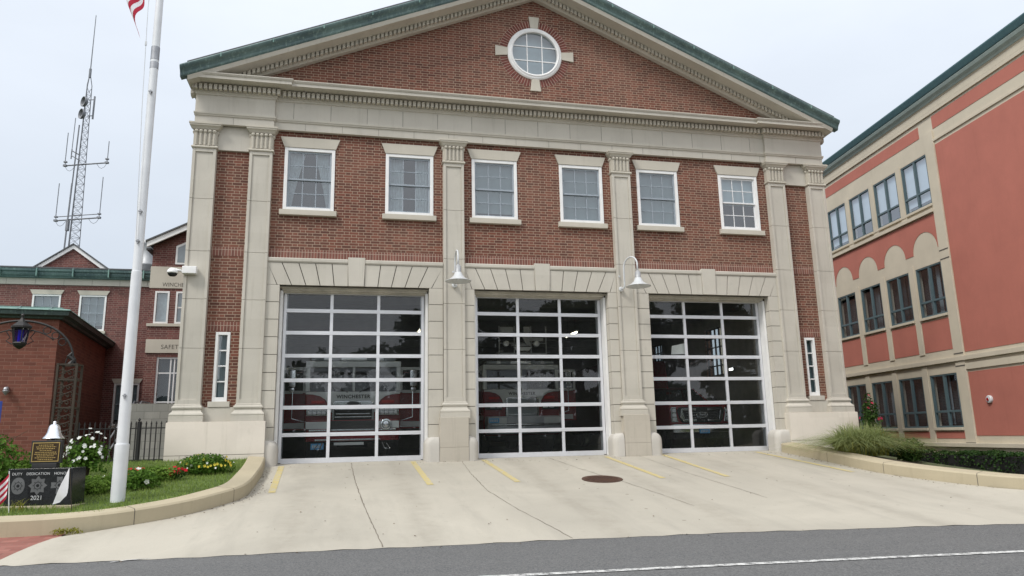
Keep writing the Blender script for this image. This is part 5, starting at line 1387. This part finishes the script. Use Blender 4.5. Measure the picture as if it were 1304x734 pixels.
# ------------------------------------------------------------------ plants
def leafball(n, c, rad, ls, seed, flat_=1.0, noise=.35, solid=.45, leaf=1.7, hollow=True):
    """leaf-shaped faces scattered through a lumpy volume with denser outer shell"""
    r = random.Random(seed); mb = MB()
    lob = [(Vector((r.gauss(0, 1), r.gauss(0, 1), abs(r.gauss(0, .8))))).normalized() for _ in range(9)]
    for _ in range(n):
        d = Vector((r.gauss(0, 1), r.gauss(0, 1), r.gauss(0, 1))).normalized()
        if d.z < -.35: d.z = -d.z
        k = 1-noise+noise*max(max(0, d.dot(l))**3 for l in lob)*1.35
        t = (r.random()**(solid if hollow else .8))*k
        p = Vector((c[0]+d.x*rad[0]*t, c[1]+d.y*rad[1]*t, c[2]+d.z*rad[2]*t*flat_))
        s = ls*r.uniform(.6, 1.3); nrm = (d+Vector((r.gauss(0, .7), r.gauss(0, .7), r.gauss(.3, .7)))).normalized()
        a = nrm.cross(Vector((r.gauss(0, 1), r.gauss(0, 1), r.gauss(0, 1)))).normalized(); b = nrm.cross(a)
        mb.add([p-a*s*leaf*.5, p+b*s*.5+nrm*s*.12, p+a*s*leaf*.5, p-b*s*.5+nrm*s*.12], [(0, 1, 2), (0, 2, 3)])
    return mb
def flowers(n, c, rad, ps, seed, top=True, petals=5):
    r = random.Random(seed); mb = MB()
    for _ in range(n):
        d = Vector((r.gauss(0, 1), r.gauss(0, 1)-.5, abs(r.gauss(0, .8))+.15)).normalized(); t = r.uniform(.85, 1.08)
        p = Vector((c[0]+d.x*rad[0]*t, c[1]+d.y*rad[1]*t, c[2]+d.z*rad[2]*t)); nrm = (d+Vector((r.gauss(0, .3), -.4, r.gauss(0, .3)))).normalized()
        a = nrm.orthogonal().normalized(); b = nrm.cross(a); ph = r.uniform(0, 2); s = ps*r.uniform(.7, 1.25)
        for k in range(petals):
            t0 = ph+2*PI*k/petals; e0 = a*math.cos(t0)+b*math.sin(t0); e1 = nrm.cross(e0)
            mb.add([p, p+e0*s*.6+e1*s*.42+nrm*s*.15, p+e0*s+nrm*s*.25, p+e0*s*.6-e1*s*.42+nrm*s*.15], [(0, 1, 2, 3)])
    return mb
def stems(n, c, rad, seed, r0=.012):
    r = random.Random(seed); mb = MB()
    for _ in range(n):
        a = r.uniform(0, 2*PI); k = r.uniform(.2, .85); h = r.uniform(.5, .95)
        mb.tube([(0, 0, -.05), (math.cos(a)*rad[0]*k*.4, math.sin(a)*rad[1]*k*.4, c[2]+rad[2]*h*.4), (math.cos(a)*rad[0]*k, math.sin(a)*rad[1]*k, c[2]+rad[2]*h)], [r0, r0*.7, r0*.3], 5)
    return mb
def bush(name, x, y, z, rad, n, ls, mat, label, cat, seed, fl=None, group=None, czf=.3, **k):
    e = empty(name, (x, y, z), 0, label, cat, group)
    c = (0, 0, rad[2]*czf)
    leafball(n, c, rad, ls, seed, **k).build('foliage', mat, e, normals=False)
    stems(9, c, rad, seed).build('stem', 'trunk', e)
    if fl:
        for m_, num, ps in fl: flowers(num, c, rad, ps, seed+num, ).build('blossom', m_, e, normals=False)
    return e
lh = left_h
bush('shrub', -11.6, -3.6, lh(-11.6, -3.6), (1.25, .8, .72), 5200, .05, 'leafA', 'large loose green shrub on the left edge behind the granite block', 'shrub', 11, czf=.55)
bush('shrub', -10.6, -3.1, lh(-10.6, -3.1), (.7, .5, .42), 1900, .045, 'leafB', 'bright green shrub between the lattice post and the large left shrub', 'shrub', 12, czf=.5)
bush('rose_bush', -9.78, -2.75, lh(-9.78, -2.75), (.40, .36, .60), 1500, .045, 'leafA', 'tall rose bush covered with white blossoms between the lattice post and the flagpole', 'rose bush', 13, [('pet_white', 48, .036)], czf=.6, noise=.5, solid=.6)
bush('shrub', -9.45, -3.95, lh(-9.45, -3.95), (.55, .38, .25), 2600, .034, 'leafB', 'low rounded green shrub left of the flagpole foot', 'shrub', 14, czf=.3)
bush('shrub', -8.75, -3.6, lh(-8.75, -3.6), (.5, .38, .25), 2600, .034, 'leafA', 'low rounded green shrub right behind the flagpole foot', 'shrub', 15, [('pet_white', 5, .05)], czf=.35)
bush('shrub', -8.45, -2.85, lh(-8.45, -2.85), (.40, .33, .22), 1800, .03, 'leafB', 'small green shrub between the red flowers', 'shrub', 16, czf=.35)
bush('flowering_shrub', -7.76, -2.2, lh(-7.76, -2.2), (.56, .40, .29), 5200, .03, 'leafA', 'rounded green shrub dotted with yellow flowers against the station plinth', 'flowering shrub', 17, [('pet_yellow', 34, .028), ('pet_white', 10, .028)], czf=.3)
def red_patch(x, y, seed, label, n=16):
    e = empty('red_flowers', (x, y, lh(x, y)), 0, label, 'flowers')
    leafball(350, (0, 0, .08), (.22, .15, .13), .03, seed).build('foliage', 'leafD', e, normals=False); flowers(n, (0, 0, .1), (.22, .15, .15), .035, seed).build('blossom', 'pet_red', e, normals=False)
red_patch(-8.92, -2.8, 31, 'small patch of red flowers behind the shrub next to the flagpole', 20)
red_patch(-8.2, -2.85, 32, 'small patch of red flowers left of the yellow-dotted shrub', 22)
e = empty('white_flowers', (-8.62, -2.72, lh(-8.62, -2.72)), 0, 'tiny clump of white flowers at the edge of the lawn right of the flagpole', 'flowers')
leafball(200, (0, 0, .06), (.16, .12, .10), .028, 33).build('foliage', 'leafA', e, normals=False); flowers(12, (0, 0, .07), (.16, .12, .12), .035, 34).build('blossom', 'pet_white', e, normals=False)
# weed at the kerb foot
e = empty('weed', (-8.95, -6.04, G(-8.95, -6.0)), 0, 'small yellowing weed growing at the foot of the left kerb', 'weed')
leafball(260, (0, 0, .02), (.22, .06, .07), .02, 41).build('foliage', 'ygrass', e, normals=False)
# tall weeds beside the stone
def tuft(name, x, y, z, n, h, spread, w, mat, label, cat, seed, lean=.7, r0=.1):
    def f(r):
        a = r.uniform(0, 2*PI); q = r.random()**.5*r0; return (math.cos(a)*q, math.sin(a)*q, 0)
    e = blades(n, f, h*.55, h, w, seed, lean, 6).build(name, mat, None, normals=False); e.location = (x, y, z); return tag(e, label, cat)
tuft('grass_tuft', -9.95, -5.22, lh(-9.95, -5.22)-.02, 22, .42, .2, .006, 'ygrass', 'thin tuft of long grass blades in front of the left part of the granite block', 'grass tuft', 51, .6, .12)
tuft('grass_tuft', -9.55, -5.28, lh(-9.55, -5.28)-.02, 14, .3, .2, .006, 'grass', 'thin tuft of grass blades in front of the middle of the granite block', 'grass tuft', 52, .7, .2)

rh = right_h
tuft('ornamental_grass', 7.3, -2.5, rh(7.42, -2.5)-.02, 4600, 1.25, .5, .008, 'tallgrass', 'large arching clump of ornamental grass behind the right kerb', 'ornamental grass', 61, 1.1, .55)
g2 = tuft('dead_blades', 0, 0, 0, 700, 1.1, .5, .006, 'ygrass', 'x', 'x', 63, 1.3, .6)
for k_ in ('label', 'category'): del g2[k_]
g2.parent = [o for o in COL.objects if o.name == 'ornamental_grass'][0]
tuft('yellow_grass', 9.0, -4.9, rh(9.0, -4.9)-.02, 420, .5, .3, .007, 'ygrass', 'small yellow-green grass tuft behind the right kerb in front of the long hedge', 'grass tuft', 62, .9, .22)
bush('rose_bush', 8.95, -.9, rh(8.0, -.9), (.27, .25, .80), 800, .05, 'leafD', 'tall thin rose bush with crimson blossoms right of the station corner', 'rose bush', 18, [('pet_pink', 7, .05)], czf=1.0, noise=.5)
bush('shrub', 8.55, -2.6, rh(8.3, -2.6), (.40, .35, .50), 900, .055, 'leafD', 'dark leafy shrub at the right side of the ornamental grass', 'shrub', 19, czf=.7, noise=.5)

# ------------------------------------------------------------------ the red and beige office building on the right
TH = .144
RB_ = empty('office_building', (14, 0, 0), -TH, 'three-storey red and beige rendered office building with teal framed windows', 'office building')
# local frame: y = along the wall (away from camera), x = into the building
def wbox(mb, x0, x1, s0, s1, z0, z1): return mb.box(x0, x1, s0, s1, z0, z1)
S0, S1 = -6.0, 22.0
cols = []   # window columns, s ranges, far side; 10 columns of 1.65 pitch up to the pier at s=1.35
for i in range(11): cols.append((1.46+i*1.765, 1.46+i*1.765+1.37))
rowsz = {'low': (.51, 2.25), 'mid': (4.22, 5.95), 'top': (7.98, 9.74)}
mb = MB()
# main wall sheet with window holes, in the y-z plane
def yz_wall(mb, x, s0, s1, z0, z1, holes, depth):
    t = wall_faces(s0, s1, z0, z1, holes, 0, depth); mb.add([(x+v[1], v[0], v[2]) for v in t.v], t.f)
hs = [(a, b+(.08 if k == 'top' else 0), *rowsz[k]) for a, b in cols for k in rowsz if b < S1]
yz_wall(mb, 0, S0, S1, -2, 11.0, hs, .22)
mb.add([(0, S0, -2), (16, S0, -2), (16, S0, 11), (0, S0, 11)], [(0, 1, 2, 3)]); mb.add([(0, S1, -1.6), (16, S1, -1.6), (16, S1, 11), (0, S1, 11)], [(0, 1, 2, 3)]); mb.add([(16, S0, -1.6), (16, S1, -1.6), (16, S1, 11), (16, S0, 11)], [(0, 1, 2, 3)])
mb.build('beige_wall', 'rendbeige', RB_, normals=False)
mb = MB(); mb.box(.35, 15.8, S0+.2, S1-.2, -1.4, 10.9); mb.build('inner_core', 'room', RB_)
# red panels, slightly recessed look: proud sheets with beige frames prouder still
mb = MB()
t = -.012
mb.box(t, 0, S0, .92, 2.86, 9.86); mb.box(t, 0, S0, .92, .25, 2.22); mb.box(t, 0, S0, .92, 10.42, 10.86)
mb.box(t, 0, 1.66, S1, 10.38, 10.80)
for a, b in cols: mb.box(t, 0, a-.02, b+.02, 3.02, 4.06); mb.box(t, 0, a-.02, b+.02, .16, .38)
# spandrel with round arches between mid and top rows
def arch_panel(a, b):
    c = (a+b)/2; r_ = .66; zs = 6.47; pts_top = 7.62
    n = 16; w0, w1 = a-.1975, b+.1975
    arc_ = [(c+r_*math.cos(PI*i/n), zs+r_*math.sin(PI*i/n)) for i in range(n+1)]   # right to left
    for (p, q) in zip(arc_, arc_[1:]):
        mb.prism([(p[0], p[1]), (q[0], q[1]), (q[0], pts_top), (p[0], pts_top)], t, 0, 'x')
    mb.box(t, 0, w0, c-r_, zs-.02, pts_top); mb.box(t, 0, c+r_, w1, zs-.02, pts_top)
for a, b in cols: arch_panel(a, b)
mb.build('red_panel', 'rendred', RB_)
mb = MB()
p = -.09
mb.box(-.05, 0, .94, 1.40, -1.4, 10.38)                      # pier
for a, b in cols: mb.box(-.028, 0, b+.06, b+.335, -.02, 2.62) ; mb.box(-.028, 0, b+.06, b+.335, 2.96, 6.1); mb.box(-.02, 0, b+.11, b+.365, 7.9, 9.85)
mb.box(p, 0, S0, S1, 2.60, 2.74); mb.box(-.05, 0, S0, .93, 2.30, 2.50)
mb.box(p, 0, 1.41, S1, 7.66, 7.78); mb.box(-.06, 0, S0, S1, 10.94, 11.05); mb.box(-.045, 0, S0, .93, 9.98, 10.06)
for a, b in cols: mb.box(-.07, 0, a-.02, b+.02, rowsz['mid'][0]-.09, rowsz['mid'][0]-.005); mb.box(-.07, 0, a-.02, b+.02, rowsz['low'][0]-.09, rowsz['low'][0]-.005); mb.box(-.06, 0, a-.02, b+.02, rowsz['top'][0]-.09, rowsz['top'][0]-.005)
mb.box(-.16, 0, S0, S1, -.10, .02); mb.box(-.06, 0, S0, S1, -1.9, -.10)
mb.lathe([(0, -.04), (.13, -.04), (.15, -.02), (.15, 0)], (0, 1.17, 10.12), 20, 'x')
mb.build('beige_moulding', 'rendbeige', RB_, bevel=.006)
mb = MB(); mb.sweep([(0, S1), (0, S0), (16, S0)], [(0, 11.0), (.04, 11.0), (.06, 11.06), (.06, 11.27), (.10, 11.31), (0, 11.31)]); mb.build('eaves_band', 'rendbeige', RB_)
mb = MB(); mb.sweep([(0, S1), (0, S0), (16, S0)], [(0, 11.315), (.10, 11.32), (.13, 11.38), (.20, 11.46), (.23, 11.54), (.23, 11.57), (0, 11.6)]); mb.build('eaves_moulding', 'greygreen', RB_)
mb = MB(); mb.sweep([(0, S1), (0, S0), (16, S0)], [(0, 11.58), (.25, 11.58), (.27, 11.62), (.33, 11.76), (.33, 11.80), (.2, 11.85), (0, 11.86)]); mb.box(-.1, 16, S0, S1, 11.75, 11.85); mb.build('coping', 'tealroof', RB_)
idx = 0
for ci, (a, b) in enumerate(cols[:9]):
    for k, (c, d) in rowsz.items():
        b = a+(1.45 if k == 'top' else 1.37)
        f = MB(); x0, x1 = .012, .092; w = .055; m_ = (a+b)/2; tz = c+(d-c)*.30
        f.box(x0, x1, a, a+w, c, d); f.box(x0, x1, b-w, b, c, d); f.box(x0, x1, a+w, b-w, c, c+w); f.box(x0, x1, a+w, b-w, d-w, d)
        f.box(x0+.002, x1-.002, m_-.04, m_+.04, c+w, d-w); f.box(x0+.004, x1-.004, a+w, m_-.04, tz-.035, tz+.035); f.box(x0+.004, x1-.004, m_+.04, b-w, tz-.035, tz+.035)
        for q0, q1 in ((a+w, m_-.04), (m_+.04, b-w)):
            f.box(x0+.02, x1-.02, q0, q0+.03, tz+.035, d-w); f.box(x0+.02, x1-.02, q1-.03, q1, tz+.035, d-w)
        fr = f.build('window', 'teal', RB_, bevel=.004)
        g = MB(); g.add([(.06, a, c), (.06, b, c), (.06, b, d), (.06, a, d)], [(0, 1, 2, 3)]); g.build('pane', 'tealglass', fr, normals=False)
        if k == 'top':
            g = MB(); lo = tz+rnd.uniform(0, .1) if ci % 3 else c+.2
            g.box(.13, .14, a+.05, b-.05, lo, d); g.build('blind', 'blind_light', fr)  # pale blinds also stand in for sky mirrored in the top panes
        else:
            g = MB()
            for i in range(3): s_ = a+.1+rnd.random()*(b-a-.4); g.box(.24, .26, s_, s_+.12+rnd.random()*.12, c+.1, d-.05)
            g.build('curtain', 'room' if ci % 2 else 'blind', fr)
        idx += 1
# dark joints of the pier
mb = MB()
for z in (.02, 2.44, 2.84, 6.28, 5.98): mb.box(-.056, -.05, .95, 1.39, z-.02, z+.02)
mb.build('pier_joint', 'joint', RB_)
o = MB().lathe([(0, -.09), (.04, -.09), (.045, -.075), (.10, -.07), (.115, -.05), (.115, .0)], (0, 0, 0), 24, 'x').build('alarm_bell', 'lampwhite', None)
o.rotation_euler = (0, 0, -TH); o.location = (14+.12*math.sin(TH)-.013, .12*math.cos(TH), 1.33); tag(o, 'round white alarm on the lower red panel of the office building', 'alarm')
b = MB(); b.lathe([(.05, -.1), (.05, -.095), (.02, -.095)], (0, 0, 0), 16, 'x'); q = b.build('alarm_centre', 'redlens', o)

# clipped hedges along the office building
def hedge(s0, s1, d0, d1, z0, z1, n, label, seed):
    r = random.Random(seed); mb = MB()
    for _ in range(n):
        f = r.random(); s = r.uniform(s0, s1); d = r.uniform(d0, d1); z = r.uniform(z0, z1)
        if f < .42: d = d0 if r.random() < .8 else d1
        elif f < .75: z = z1
        elif f < .86: s = s0 if r.random() < .5 else s1
        k = .06*math.sin(s*5)+.05*math.sin(s*11+z*7); z += .03*math.sin(s*7+d*5)*(z > z1-.05)
        p = Vector((-d+(k if True else 0)+r.gauss(0, .02), s+r.gauss(0, .02), z+r.gauss(0, .018)+.02*math.sin(s*3)))
        nrm = Vector((r.gauss(-.4, .8), r.gauss(0, .8), r.gauss(.4, .8))).normalized(); a = nrm.orthogonal().normalized(); b = nrm.cross(a); q = r.uniform(.02, .045)
        mb.add([p-a*q, p+b*q*.7, p+a*q, p-b*q*.7], [(0, 1, 2, 3)])
    e = empty('hedge', (14, 0, 0), -TH, label, 'hedge')
    mb.build('foliage', 'hedge', e, normals=False)
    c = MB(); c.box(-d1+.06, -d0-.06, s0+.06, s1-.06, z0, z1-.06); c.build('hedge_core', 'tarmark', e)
hedge(-5.9, -.15, 1.3, 2.2, -.97, -.19, 14000, 'long clipped dark green hedge in front of the red panel of the office building', 71)
hedge(.95, 3.2, 1.3, 2.1, -.97, -.19, 4200, 'short clipped dark hedge left of the gap beside the ornamental grass', 72)

# ------------------------------------------------------------------ trees across the road (seen mirrored in the garage doors)
mb = MB(); r = random.Random(99); tr = MB()
for x, y, h, w in ((-44, -46, 9, 6), (-35, -48, 10, 6), (-27, -47, 7.5, 4), (-19, -46, 7, 3), (-13.5, -46, 8.5, 3.2), (-8, -47, 8.5, 3.5), (-3.5, -46, 9.5, 3.6), (2, -45, 12.5, 5), (9, -45, 15, 6), (16, -46, 15.5, 6), (23, -46, 14, 6), (31, -47, 15, 7), (40, -47, 13, 7), (50, -48, 13, 8)):
    tr.tube([(x, y, -1), (x+.3, y, h*.35), (x, y, h*.7)], [.4, .3, .12], 6)
    lobs = [(r.uniform(-.7, .7)*w, r.uniform(-.5, .5)*w, h*r.uniform(.3, .93), w*r.uniform(.22, .42)) for _ in range(int(7+w*1.2))]
    lobs = [(a*(1.15-c/h*.75), b_, c, q) for a, b_, c, q in lobs]
    for _ in range(int((1500 if x < 0 else 4200)*w/4*h/9)):
        a0, b0, c0, q0 = r.choice(lobs)
        d = Vector((r.gauss(0, 1), r.gauss(0, 1), r.gauss(0, 1))).normalized(); t = r.random()**.45
        p = Vector((x+a0+d.x*q0*t, y+b0+d.y*q0*t, c0+d.z*q0*t*.85)); s = r.uniform(.12, .3)
        nrm = Vector((r.gauss(0, 1), r.gauss(0, 1), r.gauss(0, 1))).normalized(); a = nrm.orthogonal().normalized(); b = nrm.cross(a)
        mb.add([p-a*s, p+b*s*.7, p+a*s, p-b*s*.7], [(0, 1, 2, 3)])
for _ in range(16000):   # undergrowth in front of the trunks
    x = r.uniform(-60, 60); z = r.uniform(-1, 4.6+.8*math.sin(x*.4)+.5*math.sin(x*1.1)); p = Vector((x, -42+r.uniform(-.6, .6), z)); s = r.uniform(.25, .5)
    nrm = Vector((r.gauss(0, .6), 1, r.gauss(0, .6))).normalized(); a = nrm.orthogonal().normalized(); b = nrm.cross(a)
    mb.add([p-a*s, p+b*s*.7, p+a*s, p-b*s*.7], [(0, 1, 2, 3)])
e = mb.build('woods', 'wood_leaf', None, normals=False); tag(e, 'dark row of trees across the road mirrored in the garage door panes', 'woods', kind='stuff')
t_ = tr.build('woods_trunk', 'trunk', e)

# ------------------------------------------------------------------ light, sky and camera
SUN_EL, SUN_AZ = math.radians(50), math.radians(236)      # azimuth clockwise from +y: sun is behind and left of the camera
w = bpy.data.worlds.new('World'); sc.world = w; w.use_nodes = True
nt = w.node_tree; nt.nodes.clear(); nb = NB(nt)
sky = nb.n('ShaderNodeTexSky', sky_type='NISHITA'); sky.sun_disc = False; sky.sun_elevation = SUN_EL; sky.sun_rotation = SUN_AZ; sky.dust_density = 3; sky.air_density = 1
tc = nb.n('ShaderNodeTexCoord').outputs['Generated']
sp = nb.n('ShaderNodeSeparateXYZ'); nb.link(tc, sp.inputs[0])
el = nb.ramp(sp.outputs[2], 0, .9)
cl = nb.mix(el, (5.0, 5.6, 6.35), (10.5, 11.0, 11.8))
n1 = nb.noise(nb.scalev(tc, (1, 1, 2.5)), 1.6, 6, .55)
cl = nb.mix(nb.m('MULTIPLY', nb.ramp(n1, .35, .65), .22), cl, (4.3, 4.85, 5.6))
back = nb.ramp(nb.m('MULTIPLY', sp.outputs[1], -1), -.1, .9)
cl = nb.mix(nb.m('MULTIPLY', back, .5), cl, (15.5, 15.6, 15.8))
col = nb.mix(.9, sky.outputs[0], cl)
bg = nb.n('ShaderNodeBackground'); nb.link(col, bg.inputs[0]); bg.inputs[1].default_value = .1
wo = nb.n('ShaderNodeOutputWorld'); nb.link(bg.outputs[0], wo.inputs[0])

L = bpy.data.lights.new('sun', 'SUN'); L.energy = 1.9; L.angle = math.radians(14); L.color = (1, .96, .9)
lo = bpy.data.objects.new('sun', L); COL.objects.link(lo)
d = Vector((math.sin(SUN_AZ)*math.cos(SUN_EL), math.cos(SUN_AZ)*math.cos(SUN_EL), math.sin(SUN_EL)))
lo.rotation_euler = d.to_track_quat('Z', 'Y').to_euler()

cam = bpy.data.cameras.new('camera'); co = bpy.data.objects.new('camera', cam); COL.objects.link(co); sc.camera = co
R_ = Vector((0.9755236417, -0.2189199810, -0.0206800946)); U_ = Vector((-0.0237055824, -0.1981969579, 0.979875508)); F_ = Vector((0.2186130594, 0.9554014904, 0.1985354438))
co.matrix_world = Matrix(((R_.x, U_.x, -F_.x, -4.989870), (R_.y, U_.y, -F_.y, -18.295594), (R_.z, U_.z, -F_.z, .580043), (0, 0, 0, 1)))
cam.sensor_width = 36; cam.lens = 920.8946/1304*36; cam.clip_end = 2000; cam.clip_start = .05
sc.view_settings.view_transform = 'Standard'; sc.view_settings.look = 'None'; sc.view_settings.gamma = 1; sc.view_settings.exposure = .33
sc.view_settings.use_curve_mapping = False
sc.cycles.max_bounces = 8; sc.cycles.transparent_max_bounces = 16; sc.cycles.caustics_reflective = False; sc.cycles.caustics_refractive = False
sc.cycles.use_denoising = True
